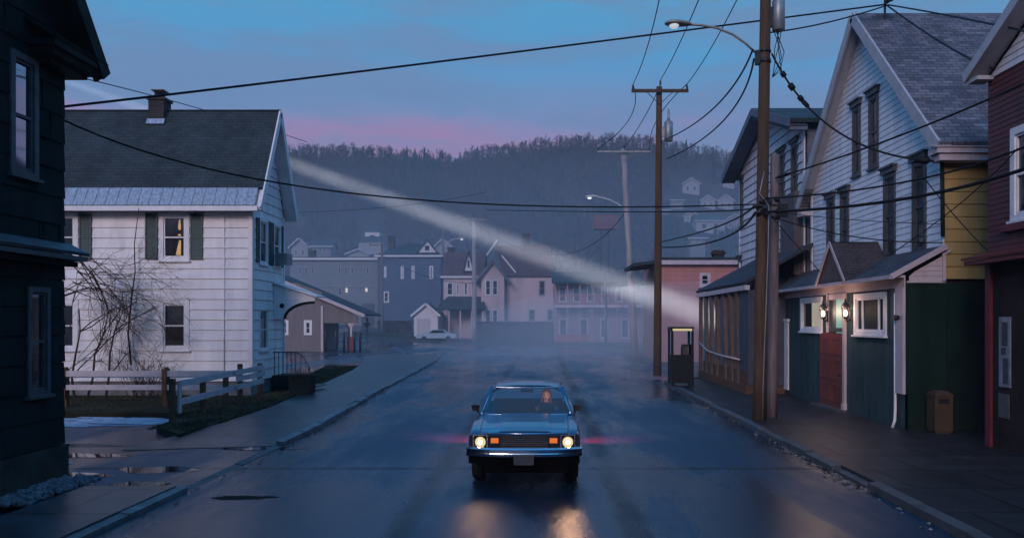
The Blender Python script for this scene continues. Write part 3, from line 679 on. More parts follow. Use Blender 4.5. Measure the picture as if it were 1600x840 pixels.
# ------------------------------------------------------------------ filling-station canopy beyond the white house
t = thing('garage', 'brown gabled garage with open drive-through bay beyond the white house', 'garage', (-20, 70, 0))
tw = mat('taupe_panel', (.150, .125, .130), .6, .15, 1, streak=.5)
fr = Fr((-30, 70, 0), (1, 0, 0), (0, -1, 0)); z_r = lambda a: 7.0 - (a - 5.6) * .362
wn = [(6.95, 7.65, 1.45, 2.75), (9.0, 9.7, 1.45, 2.75)]
m = MB(); siding(m, fr, 0, 6.0, lambda z: (0, 10.55 if z < 5.2 else 10.55 - (z - 5.2) / .362), .3, [hole(w) for w in wn], .015, [5.2])
m.prism([(-19.45, 70, 2.5), (-16.3, 70, 2.5), (-16.3, 70, 3.05), (-19.45, 70, 4.95)], (0, .15, 0)); m.box(-30, -19.5, 70.1, 76, 0, 4.2); m.build('wall', tw, t)
m = MB(); m.slab([(-25, 69.5, 7.2), (-15.6, 69.5, 3.25), (-15.6, 77, 3.25), (-25, 77, 7.2)], .12); m.slab([(-35, 69.5, 4.0), (-25, 69.5, 7.2), (-25, 77, 7.2), (-35, 77, 4.0)], .12); rf = m.build('roof', slate_roof, t)
m = MB(); m.bar((-25, 69.48, 7.08), (-15.6, 69.48, 3.13), .05, .28); m.build('rake_board', pink_trim, rf)
m = MB(); m.box(-19.5, -19.3, 69.9, 70.1, 0, 4.0); m.build('corner_board', pink_trim, t)
for w in wn: window(t, fr, w, white_trim, pane_dark, t=.18, sill=False)
for x, y in ((-16.9, 70.1), (-18.6, 76.5), (-16.9, 76.5)):
    m = MB(); m.box(x - .09, x + .09, y - .09, y + .09, 0, 3.0 if x > -18 else 3.4); m.box(x - .28, x + .28, y - .06, y + .06, 2.3, 2.5); m.bar((x - .35, y, 2.5), (x, y, 2.0), .08, .08); m.bar((x + .3, y, 2.5), (x, y, 2.0), .08, .08); po = m.build('post', pink_trim, t)
    if y < 71: m = MB(); m.box(x - .3, x + .3, y - .3, y + .3, .05, 1.3); m.build('pier', red_trim, po)
bol = None
for i, x in enumerate((-18.9, -18.0, -17.3, -16.4, -15.9)):
    if bol is None:
        m = MB(); m.lathe((x, 69.2, 0), [(.1, 0), (.1, 1.7), (.05, 1.78)], 10); bol = m.build('bollard', iron, base=(x, 69.2, 0)); tag(bol, 'dark bollard standing before the open garage bay', 'bollard', 'bollards before the garage')
    else: o = bol.copy(); COL.objects.link(o); o.location = (x, 69.2, 0)
# ------------------------------------------------------------------ big white gable house behind the shop
t = thing('house', 'tall white gable house with grey shingle roof and yellow side, behind the shop', 'house', (9.3, 23.2, .12))
fr = Fr((9.3, 27.8, 0), (0, -1, 0), (-1, 0, 0))     # a = 27.8 - y ; the face to the street
def gw(px0, px1, zt, zb): y0 = 9.3 * F / (px0 - CX); y1 = 9.3 * F / (px1 - CX); return (27.8 - y0, 27.8 - y1, zb, zt)
GW = [(3.87, 4.58, 6.95, 9.15), (5.05, 5.80, 6.95, 9.15), (1.55, 2.25, 4.35, 6.6), (2.75, 3.45, 4.35, 6.6), (5.95, 6.68, 4.35, 6.6), (7.65, 8.38, 4.35, 6.6)]
GW[0] = (3.75, 4.35, 6.95, 9.0); GW[1] = (4.95, 5.6, 6.95, 9.0)
half = 4.6; pt = (11.45 - 7.0) / half
def ext(z): return (0, 9.2) if z < 7.0 else ((z - 7) / pt, 9.2 - (z - 7) / pt)
m = MB(); siding(m, fr, .1, 11.4, ext, .165, [hole(w) for w in GW], .016, [7.0]); m.build('wall', gable_sid, t)
for q_ in ((9.08, 9.215), (-.03, .12)): m = MB(); m.fbox(fr, *q_, .1, 7, 0, .03); m.build('corner_board', white_trim, t)
dark_trim = mat('dark_window_trim', (.05, .055, .06), .5, .3, 4)
for w in GW: window(t, fr, w, dark_trim, pane_dark, t=.11, head=.14)
sd = Fr((9.3, 18.6, 0), (1, 0, 0), (0, -1, 0))
m = MB(); siding(m, sd, 3.62, 6.9, lambda z: (0.0, 6), .29, (), .022); siding(m, sd, .12, 3.60, lambda z: (1.05, 6), .145, (), .015); m.build('side_wall', yellow_sid, t)
m = MB(); m.box(9.38, 15.2, 18.7, 27.7, .1, 6.95); m.build('inner_wall', black_trim, t)
m = MB()
m.slab([(8.95, 18.2, 6.72), (15.5, 18.2, 6.72), (15.5, 23.2, 11.56), (8.95, 23.2, 11.56)], .12)
m.slab([(8.95, 28.2, 6.72), (15.5, 28.2, 6.72), (15.5, 23.2, 11.56), (8.95, 23.2, 11.56)], .12)
rf = m.build('roof', grey_shingle, t)
m = MB()
for ye in (18.17, 28.23):
    m.bar((8.93, ye, 6.60), (8.93, 23.2, 11.44), .06, .3); m.bar((9.12, ye, 6.55), (9.12, 23.2, 11.38), .36, .03)
m.build('rake_board', grey_metal if False else mat('dull_white_trim', (.40, .40, .43), .55, .12, 3), rf)
m = MB(); m.box(8.92, 15.4, 18.14, 18.58, 6.46, 6.60); m.box(9.0, 15.4, 18.2, 18.58, 6.30, 6.456); m.slab([(8.86, 18.1, 6.61), (15.4, 18.1, 6.61), (15.4, 18.58, 6.72), (8.86, 18.58, 6.72)], .03)
m.build('cornice', pink_trim, rf); m = MB(); m.box(8.95, 9.27, 27.85, 28.3, 6.3, 6.55); m.build('eave_return', pink_trim, rf)
m = MB(); m.tube([(9.22, 18.53, 6.3), (9.24, 18.53, 4.6)], .05, 8); m.build('downpipe', black_trim, t)

# ------------------------------------------------------------------ teal shop with red door
t = thing('shop', 'low teal shop with red door, two lit lanterns and grey shingle roof', 'shop', (8.35, 23, .12))
fr = Fr((8.35, 28.6, 0), (0, -1, 0), (-1, 0, 0))     # a = 28.6 - y
Y = lambda px: 8.35 * F / (px - CX)
A = lambda px: 28.6 - Y(px)
SW1 = (A(1252), A(1285.5), 2.32, 3.38); SW2 = (A(1336), A(1386), 2.28, 3.36)
DA0, DA1 = A(1283), A(1320); DR0 = A(1297)
m = MB(); siding(m, fr, .1, 3.42, lambda z: (0, 10.1), 3.4, [hole(SW1, .13), hole(SW2, .13), (DR0, DA1, 2.30, 3.34)], .002); m.build('wall', shop_teal, t)
m = MB(); m.box(8.95, 9.25, 18.62, 28.5, .1, 3.6); m.build('inner_wall', shop_teal, t)
m = MB(); m.fbox(fr, -.02, 10.12, 3.42, 3.64, 0, .03); m.fbox(fr, -.02, 10.12, 3.645, 3.70, 0, .16); m.build('fascia', pink_trim, t)
m = MB(); m.fbox(fr, 9.72, 10.13, .95, 3.418, .004, .07); m.build('corner_pilaster', pink_trim, t)
m = MB(); m.tube([fr(9.70, 3.3, .05), fr(9.70, .95, .05), fr(9.70, .55, .05), fr(9.74, .30, .08), fr(9.74, .13, .14)], .035, 8); m.build('downpipe', white_trim, t)
m = MB(); m.lathe(fr(9.93, 2.72, .07), [(.05, 0), (.07, .08), (.05, .12)], 10, V((-1, 0, 0))); m.build('wall_light', iron, t)
warm_room = mat_emit('lit_room_wall', (1.0, .86, .62), .42); green_room = mat_emit('green_lit_room_wall', (.32, .80, .62), .34)
def shop_room(wo, fr_, i0, i1, j0, j1):
    b = MB(); n = 18     # a lit net curtain drawn over the right two thirds
    for k in range(n):
        f0, f1 = .3 + .7 * k / n, .3 + .7 * (k + 1) / n; oo = lambda f: -.12 + .02 * math.sin(f * 60)
        b.poly([fr_(lerp(i0, i1, f0), j0, oo(f0)), fr_(lerp(i0, i1, f1), j0, oo(f1)), fr_(lerp(i0, i1, f1), j1, oo(f1)), fr_(lerp(i0, i1, f0), j1, oo(f0))])
    b.build('lit_curtain', warm_room, wo)
window(t, fr, SW1, white_trim, pane_clear, t=.13, style='single', hang=shop_room)
window(t, fr, SW2, white_trim, shop_glass, t=.13, style='side')
m = MB()      # entrance: white posts, transom light, red door
m.fbox(fr, DR0 - .16, DR0, 2.31, 3.418, .003, .06); m.fbox(fr, DA1, DA1 + .14, .36, 3.418, .003, .07); m.fbox(fr, DA1 - .02, DA1 + .17, .12, .36, .003, .10)
m.fbox(fr, DR0, DA1, 3.26, 3.418, -.05, .05); m.build('door_frame', pink_trim, t)
m = MB(); m.fbox(fr, DR0, DA1, 2.33, 2.45, -.04, .04); m.fbox(fr, DR0, DR0 + .06, 2.45, 3.26, -.04, .03); m.fbox(fr, DA1 - .06, DA1, 2.45, 3.26, -.04, .03); tr = m.build('transom_window', dark_trim, t)
m = MB(); m.poly([fr(DR0 + .06, 2.45, -.02), fr(DA1 - .06, 2.45, -.02), fr(DA1 - .06, 3.26, -.02), fr(DR0 + .06, 3.26, -.02)]); m.build('pane', mat_glass('frosted_transom_glass', (.9, .95, .95), .1, .5), tr)
m = MB(); m.poly([fr(DR0 + .1, 2.3, -.14), fr(DA1, 2.3, -.14), fr(DA1, 3.3, -.14), fr(DR0 + .1, 3.3, -.14)]); m.build('lit_interior', green_room, tr)
m = MB()
m.fbox(fr, DA0, DA1 - .003, .20, 2.30, .008, .05)
for c0, c1 in ((.06, .46), (.54, .94)):
    for z0_, z1_ in ((.34, .85), (.98, 1.55), (1.68, 2.16)):
        a0, a1 = lerp(DA0, DA1, c0), lerp(DA0, DA1, c1)
        for q in ((a0, a1, z0_, z0_ + .05), (a0, a1, z1_ - .05, z1_), (a0, a0 + .05, z0_ + .05, z1_ - .05), (a1 - .05, a1, z0_ + .05, z1_ - .05)): m.fbox(fr, *q, .0501, .066)
dr = m.build('door', door_red, t)
m = MB(); m.lathe(fr(DA1 - .14, 1.15, .052), [(.03, 0), (.02, .03), (.04, .06), (.03, .09)], 10, V((-1, 0, 0))); m.build('handle', iron, dr)
m = MB(); m.fbox(fr, DA0 - .05, DA1 + .2, .118, .195, 0, .32); m.build('door_step', kerb_m, t)
m = MB(); m.fbox(fr, A(1218), A(1233), .30, 2.62, .004, .05); m.fbox(fr, A(1218) - .08, A(1233) + .08, 2.625, 2.72, .004, .08); m.build('service_door', white_trim, t)

m = MB()      # shop roof, running up to the gable house
m.slab([(8.02, 28.9, 3.70), (8.02, 18.45, 3.70), (9.285, 18.45, 4.40), (9.285, 28.9, 4.40)], .07)
rf = m.build('roof', grey_shingle_y, t)
m = MB(); m.bar((7.99, 18.42, 3.66), (9.28, 18.42, 4.37), .05, .12); m.bar((7.99, 28.9, 3.66), (7.99, 18.45, 3.66), .05, .09); m.build('rake_board', pink_trim, rf)
# little gable over the door
yc = Y(1300) * 8.0 / 8.35; hw = 1.12; zt = 4.84
m = MB(); m.slab([(7.93, yc - hw, 3.72), (9.28, yc - hw, 3.72), (9.28, yc, zt), (7.93, yc, zt)], .06); m.slab([(7.93, yc + hw, 3.72), (9.28, yc + hw, 3.72), (9.28, yc, zt), (7.93, yc, zt)], .06)
dg = m.build('door_gable', mat_courses('brown_gable_shingle', (.055, .045, .052), (.075, .062, .07), (.03, .025, .03), 'x', .25, .10, 1.3), rf)
m = MB(); m.bar((7.92, yc - hw, 3.68), (7.92, yc, zt - .03), .03, .09); m.bar((7.92, yc + hw, 3.68), (7.92, yc, zt - .03), .03, .09); m.build('rake_board', pink_trim, dg)
m = MB(); m.prism([(7.98, yc - hw + .1, 3.72), (7.98, yc + hw - .1, 3.72), (7.98, yc, zt - .12)], (.05, 0, 0)); m.build('gable_wall', mat('brown_board', (.08, .06, .06), .7), dg)
# end of the shop
m = MB(); m.box(8.37, 10.30, 18.52, 18.57, .95, 3.52); m.box(8.42, 10.28, 18.50, 18.56, .12, .94)
m.box(9.33, 9.36, 18.50, 18.519, .95, 3.52); m.build('end_board', shop_green, t)
m = MB(); siding(m, Fr((8.46, 18.54, 0), (1, 0, 0), (0, -1, 0)), 3.56, 4.32, lambda z: (max(0, (z - 3.72) / .55), .82), .12, (), .012); m.box(9.22, 9.30, 18.50, 18.55, 3.54, 4.30); m.box(8.4, 9.3, 18.5, 18.55, 3.525, 3.57); m.build('end_gable', pink_trim, t)
# lanterns: things that hang on the shop front
bulb = mat_emit('lantern_glow', (1.0, .88, .66), 3.0)
def lantern(px, lab):
    a = 28.6 - 8.15 * F / (px - CX); p = fr(a, 2.90, .2); l = thing('wall_lantern', lab, 'lantern', p, 'lanterns by the red door')
    b = MB(); b.fbox(fr, a - .05, a + .05, 2.62, 2.95, .062, .085); b.tube([fr(a, 2.68, .08), fr(a, 2.62, .16), fr(a, 2.72, .2)], .018, 6)
    b.lathe(p + V((0, 0, -.2)), [(.03, 0), (.075, .03), (.085, .05)], 8); b.lathe(p + V((0, 0, .12)), [(.13, 0), (.07, .09), (.03, .13), (.03, .18), (.008, .24)], 8)
    for k in range(6):
        ang = k * math.pi / 3; q0 = p + V((.075 * math.cos(ang), .075 * math.sin(ang), -.16)); q1 = p + V((.11 * math.cos(ang), .11 * math.sin(ang), .13)); b.bar(q0, q1, .012, .012)
    b.build('cage', iron, l)
    b = MB(); b.lathe(p + V((0, 0, -.13)), [(.02, 0), (.048, .04), (.056, .09), (.04, .15), (.02, .18)], 12); b.build('bulb', bulb, l)
    d = bpy.data.lights.new('lantern_light', 'POINT'); d.energy = 17; d.color = (1, .62, .46); d.shadow_soft_size = .1
    o = bpy.data.objects.new('lantern_light', d); COL.objects.link(o); o.location = p + V((-.3, 0, .02))
lantern(1286, 'lit black wall lantern left of the red door, beside the lit window'); lantern(1321, 'lit black wall lantern on the white post right of the red door')

# ------------------------------------------------------------------ lavender house beyond, with slatted porch
t = thing('house', 'lavender clapboard house with dark low-pitched gable roof, behind the utility pole', 'house', (9.3, 33, .12))
fr = Fr((9.3, 38, 0), (0, -1, 0), (-1, 0, 0))      # a = 38 - y
z0 = 4.2
def q(px): return 38 - 9.3 * F / (px - CX)
LW = [(q(1157), q(1162.5), 7.1, 9.3), (q(1217), q(1228), 6.9, 9.25), (q(1237), q(1248), 6.9, 9.25), (q(1154), q(1160), 3.6, 5.6), (q(1226), q(1234), 3.7, 5.6), (q(1238), q(1248), 3.7, 5.6)]
def ext(z): return (max(0, (z - 9.7) / .34), min(9.5, 9.5 - (z - 9.7) / .38)) if z > 9.7 else (0, 9.5)
m = MB(); siding(m, fr, .1, 11.2, ext, .36, [hole(w, .16) for w in LW], .05, [9.7]); m.build('wall', lav_sid, t)
m = MB(); m.box(9.38, 15, 28.5, 37.9, .1, 9.7); m.build('inner_wall', mat('grey_side_wall', (.12, .12, .15), .7), t)
for q_ in ((9.35, 9.52), (-.02, .15)): m = MB(); m.fbox(fr, *q_, .1, 9.6, 0, .04); m.build('corner_board', white_trim, t)
for w in LW: window(t, fr, w, white_trim if w[2] > 100 else dark_trim, pane_dark, t=.16, head=.1)
ya = 33.1; za = 11.45
m = MB(); m.slab([(8.6, 28.0, 9.75), (16, 28.0, 9.75), (16, ya, za), (8.6, ya, za)], .14); m.slab([(8.6, 38.6, 9.55), (16, 38.6, 9.55), (16, ya, za), (8.6, ya, za)], .14); rf = m.build('roof', slate_roof, t)
bgc = mat('blue_grey_cornice', (.10, .12, .17), .6, .2)
m = MB(); m.bar((8.58, 38.62, 9.42), (8.58, ya, za - .16), .05, .3); m.bar((8.9, 38.6, 9.30), (8.9, ya, za - .24), .6, .03); m.build('cornice', bgc, rf)
m = MB(); m.bar((8.58, 27.97, 9.60), (8.58, ya, za - .16), .05, .3); m.bar((8.9, 28.0, 9.52), (8.9, ya, za - .24), .6, .03); m.build('cornice', bgc, rf); m = MB()
for k in range(22):
    f = (k + .5) / 22; m.box(8.62, 9.25, lerp(28, ya, f) - .05, lerp(28, ya, f) + .05, lerp(9.32, za - .45, f), lerp(9.48, za - .28, f))
m.build('brackets', bgc, rf)
m = MB(); m.box(8.95, 9.28, 28.6, 30.3, 4.3, 7.3); m.build('stair_bay', mat('brown_bay_wall', (.10, .075, .075), .7, .2), t)

t = thing('porch', 'old lean-to porch with leaning brown posts and dark shingle roof', 'porch', (8, 32, .12))
dark_sh = mat_courses('dark_porch_shingle', (.035, .04, .052), (.05, .055, .07), (.02, .02, .026), 'y', .3, .12, 1.4)
m = MB(); P1 = [(6.9, 27.6, 4.0), (6.9, 36.4, 4.0), (9.28, 35.2, 5.35), (9.28, 27.6, 5.35)]; m.slab(P1, .10)
m.poly([(6.9, 36.4, 3.98), (9.28, 36.4, 3.98), (9.28, 35.2, 5.33)]); m.build('roof', dark_sh, t)
m = MB(); m.box(6.92, 7.1, 27.6, 36.3, 3.72, 3.89); m.box(6.98, 9.28, 36.05, 36.2, 3.72, 3.89); m.build('beam', pink_trim, t)
slat_m = mat('stained_brown_post', (.12, .075, .055), .7, .3, 3)
for k, y in enumerate((36.0, 34.9, 33.7, 32.5, 31.4, 30.3, 29.2)):
    w = (.30, .34, .34, .26, .30, .30, .3)[k]; lean = (.05, -.30, -.12, -.05, -.42, -.38, -.2)[k]
    m = MB(); m.hexa([(7.0, y - w / 2 + lean, .3), (7.12, y - w / 2 + lean, .3), (7.12, y + w / 2 + lean, .3), (7.0, y + w / 2 + lean, .3), (7.0, y - w / 2, 3.72), (7.12, y - w / 2, 3.72), (7.12, y + w / 2, 3.72), (7.0, y + w / 2, 3.72)]); m.build('post', slat_m, t)
m = MB(); m.tube([(6.96, 36.2, 1.75), (6.96, 34, 1.38), (6.96, 31.5, 1.30), (6.96, 28.5, 1.28)], .035, 6); m.build('handrail', rail_white, t)
m = MB(); m.box(6.98, 9.25, 27.7, 36.2, .1, .42); m.box(7.05, 7.1, 27.7, 35.4, .424, .9); m.build('deck', post_wood, t)
m = MB(); m.box(7.06, 7.1, 27.65, 28.95, .43, 3.72); m.box(7.1, 9.25, 27.64, 27.68, .43, 3.72); m.build('end_board', mat('dark_blue_board', (.05, .055, .075), .7, .2), t)

t = thing('beam_catcher', 'dim boarded wall and roof added behind the slatted porch to catch the searchlight', 'beam_catcher', (11, 44, .1))  # added to catch the beam and brighten the gaps between porch posts
m = MB(); siding(m, Fr((9.35, 47.0, 0), (0, -1, 0), (-1, 0, 0)), .1, 4.2, lambda z: (0, 5.4), .2, (), .015); siding(m, Fr((9.35, 41.6, 0), (1, 0, 0), (0, -1, 0)), .1, 4.2, lambda z: (0, 3.5), .2, (), .015); m.build('wall', mat('dark_beam_board', (.060, .056, .056), .85, .3, 2, spec=.1), t)  # boards kept dark so the strong beam does not burn them out
m = MB(); m.slab([(9.1, 41.3, 4.15), (13.1, 41.3, 4.15), (13.1, 47.2, 4.6), (9.1, 47.2, 4.6)], .1); m.build('roof', dark_sh, t)

# ------------------------------------------------------------------ red house, near right
t = thing('house', 'dark red clapboard house with white gable eave and red pent roof, right edge', 'house', (9, 14, .12))
fr = Fr((9.0, 16.2, 0), (0, -1, 0), (-1, 0, 0))    # a = 16.2 - y
RW = (.82, 2.1, 4.55, 6.32)
m = MB(); siding(m, fr, 4.02, 7.5, lambda z: (0, 9), .105, [hole(RW)], .012)
siding(m, Fr((9.0, 16.2, 0), (1, 0, 0), (0, 1, 0)), .1, 7.5, lambda z: (0, 5), .105, (), .012); m.build('wall', red_sid, t)
m = MB(); m.box(9.07, 14, 7.3, 16.14, .1, 7.2); m.build('inner_wall', black_trim, t)
m = MB(); m.box(9.0, 14, -12, 6.9, .1, 11); m.build('rear_sky_blocker', brown_wall, t)  # out-of-view mass added to shade the right foreground from the sky
m = MB(); siding(m, fr, 7.52, 9.75, lambda z: (max(0, (z - 7.52) / .5), min(9, 9 - (z - 7.52) / .5)), .13, (), .014); m.build('gable_wall', gable_sid, t)
m = MB(); siding(m, fr, .1, 3.86, lambda z: (.16, 9), 3.8, (), .003); m.build('lower_wall', brown_wall, t)
m = MB(); m.fbox(fr, -.02, .16, .1, 3.86, 0, .06); m.build('corner_pilaster', red_trim, t)
window(t, fr, RW, white_trim, pane_dark, t=.14)
m = MB(); m.fbox(fr, .6, 2.3, 4.36, 4.49, 0, .12); m.build('window_ledge', red_trim, t)
m = MB(); m.slab([(8.62, 16.55, 3.92), (8.62, 7, 3.92), (9.0, 7, 4.02), (9.0, 16.55, 4.02)], .05); m.box(8.66, 9.0, 7, 16.5, 3.78, 3.865); m.build('pent_roof', red_trim, t)
m = MB(); m.slab([(8.64, 16.4, 7.68), (14, 16.4, 7.68), (14, 11.7, 10.03), (8.64, 11.7, 10.03)], .10); m.slab([(8.64, 6.95, 7.68), (14, 6.95, 7.68), (14, 11.7, 10.03), (8.64, 11.7, 10.03)], .10); rf = m.build('roof', grey_shingle, t)
m = MB(); m.bar((8.62, 16.42, 7.60), (8.62, 11.7, 9.95), .05, .20); m.bar((8.82, 16.36, 7.54), (8.82, 11.7, 9.87), .34, .03); m.box(8.66, 9.0, 16.0, 16.38, 7.47, 7.55); m.build('rake_board', mat('dull_white_trim', (.4, .4, .43)), rf)
m = MB(); m.fbox(fr, .42, .80, 1.35, 2.72, .006, .03); nb = m.build('notice_board', mat('faded_notice_paper', (.20, .22, .25), .7, .3, 5, dirt=(.06, .07, .08), dirt_amt=.9), t)
m = MB()
for i, (a0, a1, z0_, z1_) in enumerate(((.52, .72, 2.15, 2.62), (.50, .66, 1.98, 2.12), (.56, .74, 1.42, 1.92))): m.fbox(fr, a0, a1, z0_, z1_, .0302, .033)
m.build('dark_print', mat('dark_print', (.04, .045, .055), .7, .5, 9), nb)
m = MB(); m.fbox(fr, .40, .75, .75, 1.22, .006, .028); m.build('lower_notice', mat('grey_notice', (.07, .07, .075), .7, .4, 6), t)

# trash can
t = thing('trash_can', 'tan square trash bin with dark opening against the dark green board', 'trash can', (8.95, 18.1, .125))
tan = mat('tan_bin_metal', (.055, .032, .017), .55, .2, 3, dirt=(.08, .05, .03), dirt_amt=.5)
x, y = 8.95, 18.1; w = .20
m = MB(); m.box(x - w, x + w, y - w, y + w, .17, .95); m.box(x - w + .03, x + w - .03, y - w + .03, y + w - .03, .125, .17); m.build('body', tan, t)
m = MB(); m.box(x - w - .015, x + w + .015, y - w - .015, y + w + .015, .952, 1.0); m.hexa([(x - w, y - w, 1.0), (x + w, y - w, 1.0), (x + w, y + w, 1.0), (x - w, y + w, 1.0), (x - .12, y - .12, 1.07), (x + .12, y - .12, 1.07), (x + .12, y + .12, 1.07), (x - .12, y + .12, 1.07)]); m.build('lid', tan, t)
m = MB(); m.box(x - .12, x + .12, y - w - .012, y - w - .002, .80, .91); m.build('opening', iron, t)

# ------------------------------------------------------------------ houses beyond the junction
def house(label, x0, x1, y, z0, z1, m_wall, depth=7, roof=None, rise=2.0, roof_m=None, wins=(), trim=white_trim, expo=.3, wt=.14, style='double', axis='x', over=.35, cat='house', sill=True, base=None, pane=None):
    """a far house: its street face at y, eaves at z1; axis x: ridge along the street, y: gable to the street"""
    h = thing('house', label, cat, ((x0 + x1) / 2, y, z0)); f = Fr((x0, y, 0), (1, 0, 0), (0, -1, 0)); W = x1 - x0
    m = MB(); wh = [hole(w, wt) for w in wins]
    if roof == 'gable' and axis == 'y': siding(m, f, z0, z1 + rise, lambda z: (0, W) if z < z1 else ((z - z1) / rise * W / 2, W - (z - z1) / rise * W / 2), expo, wh, .02, [z1])
    else: siding(m, f, z0, z1, lambda z: (0, W), expo, wh, .02)
    m.poly([(x0, y, z0), (x0, y + depth, z0), (x0, y + depth, z1), (x0, y, z1)]); m.poly([(x1, y, z0), (x1, y + depth, z0), (x1, y + depth, z1), (x1, y, z1)]); m.poly([(x0, y + depth, z0), (x1, y + depth, z0), (x1, y + depth, z1), (x0, y + depth, z1)])
    if roof == 'gable' and axis == 'x':
        for xx in (x0, x1): m.poly([(xx, y, z1), (xx, y + depth, z1), (xx, y + depth / 2, z1 + rise)])
    m.build('wall', m_wall, h)
    for w in wins: window(h, f, w, trim, pane or pane_far, t=wt, style=style, sill=sill)
    r = MB(); o = over; k = rise * o / (depth / 2)
    if roof == 'gable' and axis == 'x':
        for ys, yn in ((y - o, y + depth / 2), (y + depth + o, y + depth / 2)): r.slab([(x0 - o, ys, z1 - k + .1), (x1 + o, ys, z1 - k + .1), (x1 + o, yn, z1 + rise + .1), (x0 - o, yn, z1 + rise + .1)], .12)
    elif roof == 'gable':
        k = rise * o / (W / 2); xm = (x0 + x1) / 2
        for xs in (x0 - o, x1 + o): r.slab([(xs, y - o, z1 - k + .1), (xs, y + depth, z1 - k + .1), (xm, y + depth, z1 + rise + .1), (xm, y - o, z1 + rise + .1)], .12)
    elif roof == 'hip':
        a = [(x0 - o, y - o, z1), (x1 + o, y - o, z1), (x1 + o, y + depth + o, z1), (x0 - o, y + depth + o, z1)]; i = min(W, depth) * .42
        tt = [(x0 + i, y + depth * .45, z1 + rise), (x1 - i, y + depth * .45, z1 + rise), (x1 - i, y + depth * .55, z1 + rise), (x0 + i, y + depth * .55, z1 + rise)]; r.hexa(a + tt)
    else: r.box(x0 - .15, x1 + .15, y - .2, y + depth, z1 + .002, z1 + .18)
    ro = r.build('roof', roof_m or slate_roof, h)
    tb = MB()
    if roof == 'gable' and axis == 'y':
        for xs in (x0 - o, x1 + o): tb.bar((xs, y - o - .03, z1 - k), (xm, y - o - .03, z1 + rise - .02), .06, .28)
    else: tb.box(x0 - o, x1 + o, y - o - .06, y - o - .005, z1 - .28, z1 - .02)
    tb.build('trim', trim, ro)
    return h, f, ro
grey_blue = mat('grey_blue_clapboard', (.155, .185, .21), .65, .12, .5); slate_blue = mat('slate_blue_wall', (.035, .080, .145), .65, .15, .5)
pinkw = mat('pale_pink_clapboard', (.52, .38, .40), .6, .10, .5, streak=.5); pinkr = mat('salmon_wall', (.46, .19, .17), .7, .15, .6, streak=.4, dirt=(.25, .17, .18), dirt_amt=.4)
redroof = mat_courses('dull_red_roof', (.085, .040, .045), (.11, .055, .058), (.05, .03, .03), 'x', .4, .18, 1.3); white_far = mat('far_white_paint', (.62, .60, .62), .6, .08)
litw = mat_emit('far_lit_window', (1.0, .82, .62), .55)
# grey-blue flat-roofed block
def aw(x0, y, pl): return [((a - CX) * y / F - x0, (b - CX) * y / F - x0, H + (CY - d) * y / F, H + (CY - c) * y / F) for a, b, c, d in pl]   # pixel boxes on a far face
x0, y = -36.5, 115
W = aw(x0, y, [(466, 471, 416, 429), (476, 481, 416, 429), (486, 491, 416, 429), (528, 533, 416, 429), (538, 543, 416, 429), (548, 553, 416, 429), (572, 577, 416, 429), (528, 534, 449, 461), (538, 545, 448, 460), (569, 576, 448, 459)])
h, f, ro = house('long grey-blue two-storey block with pale cornice and a lit upstairs window', x0, -23.6, y, 1.2, 11.7, grey_blue, 9, None, wins=W, trim=mat('grey_blue_trim', (.22, .25, .29), .6), wt=.12, cat='building')
m = MB(); m.box(x0 - .4, -23.4, y - .45, y - .01, 11.45, 11.75); m.build('cornice', white_far, h); m = MB(); m.box(x0, -23.6, y - .12, y - .025, 7.6, 7.75); m.build('belt_course', mat('grey_blue_trim', (.22, .25, .29), .6), h)
m = MB()
for w in W[8:10]: m.fbox(f, w[0] + .12, w[1] - .12, w[2] + .3, w[3] - .12, -.02, -.012)
m.build('lit_window', litw, h)
m = MB(); xx = (565 - CX) * y / F; m.box(xx, xx + 1.9, y - .06, y - .03, 2.0, 5.2); m.build('garage_door', mat('dark_garage_door', (.05, .06, .08), .7), h)
# slate-blue block with hipped roof
x0, y = -23.5, 113
W = aw(x0, y, [(600, 604, 416, 433), (626, 631, 415, 435), (643, 648, 415, 435), (671, 677, 415, 435), (599, 608, 455, 472)])
h, f, ro = house('slate-blue two-storey block with hipped roof and white gabled dormer', x0, -14.6, y, 1.0, 12.0, slate_blue, 9, 'hip', 2.1, wins=W, wt=.16, cat='building', trim=white_far)
dx = (667 - CX) * y / F
def dormer(ro, x, y, z, w, hgt, m_=white_far, dep=2.5, rm=slate_roof):
    b = MB(); b.prism([(x - w, y, z), (x + w, y, z), (x, y, z + hgt)], (0, dep, 0)); d = b.build('dormer', m_, ro)
    b = MB(); 
    for s in (-1, 1): b.slab([(x + s * (w + .2), y - .25, z - .15), (x + s * (w + .2), y + dep, z - .15), (x, y + dep, z + hgt + .06), (x, y - .25, z + hgt + .06)], .09)
    b.build('dormer_roof', rm, ro)
    b = MB(); b.poly([(x - w * .22, y - .01, z + hgt * .15), (x + w * .22, y - .01, z + hgt * .15), (x + w * .22, y - .01, z + hgt * .55), (x - w * .22, y - .01, z + hgt * .55)]); b.build('dormer_window', pane_far, ro)
dormer(ro, dx, y + .2, 12.4, 1.35, 1.7)
# small garage
y = 100; h, f, ro = house('small pale garage with steep gable beside the blue block', (647 - CX) * y / F, (684 - CX) * y / F, y, .8, 3.6, white_far, 5, 'gable', 1.25, wins=(), axis='y', cat='garage', trim=white_far)
m = MB(); m.fbox(f, .35, 2.05, .8, 3.0, .022, .04)
for k in range(4): m.fbox(f, .35, 2.05, 1.3 + k * .5, 1.33 + k * .5, .0402, .05)
m.build('garage_door', mat('pale_garage_door', (.45, .43, .45), .6), h)
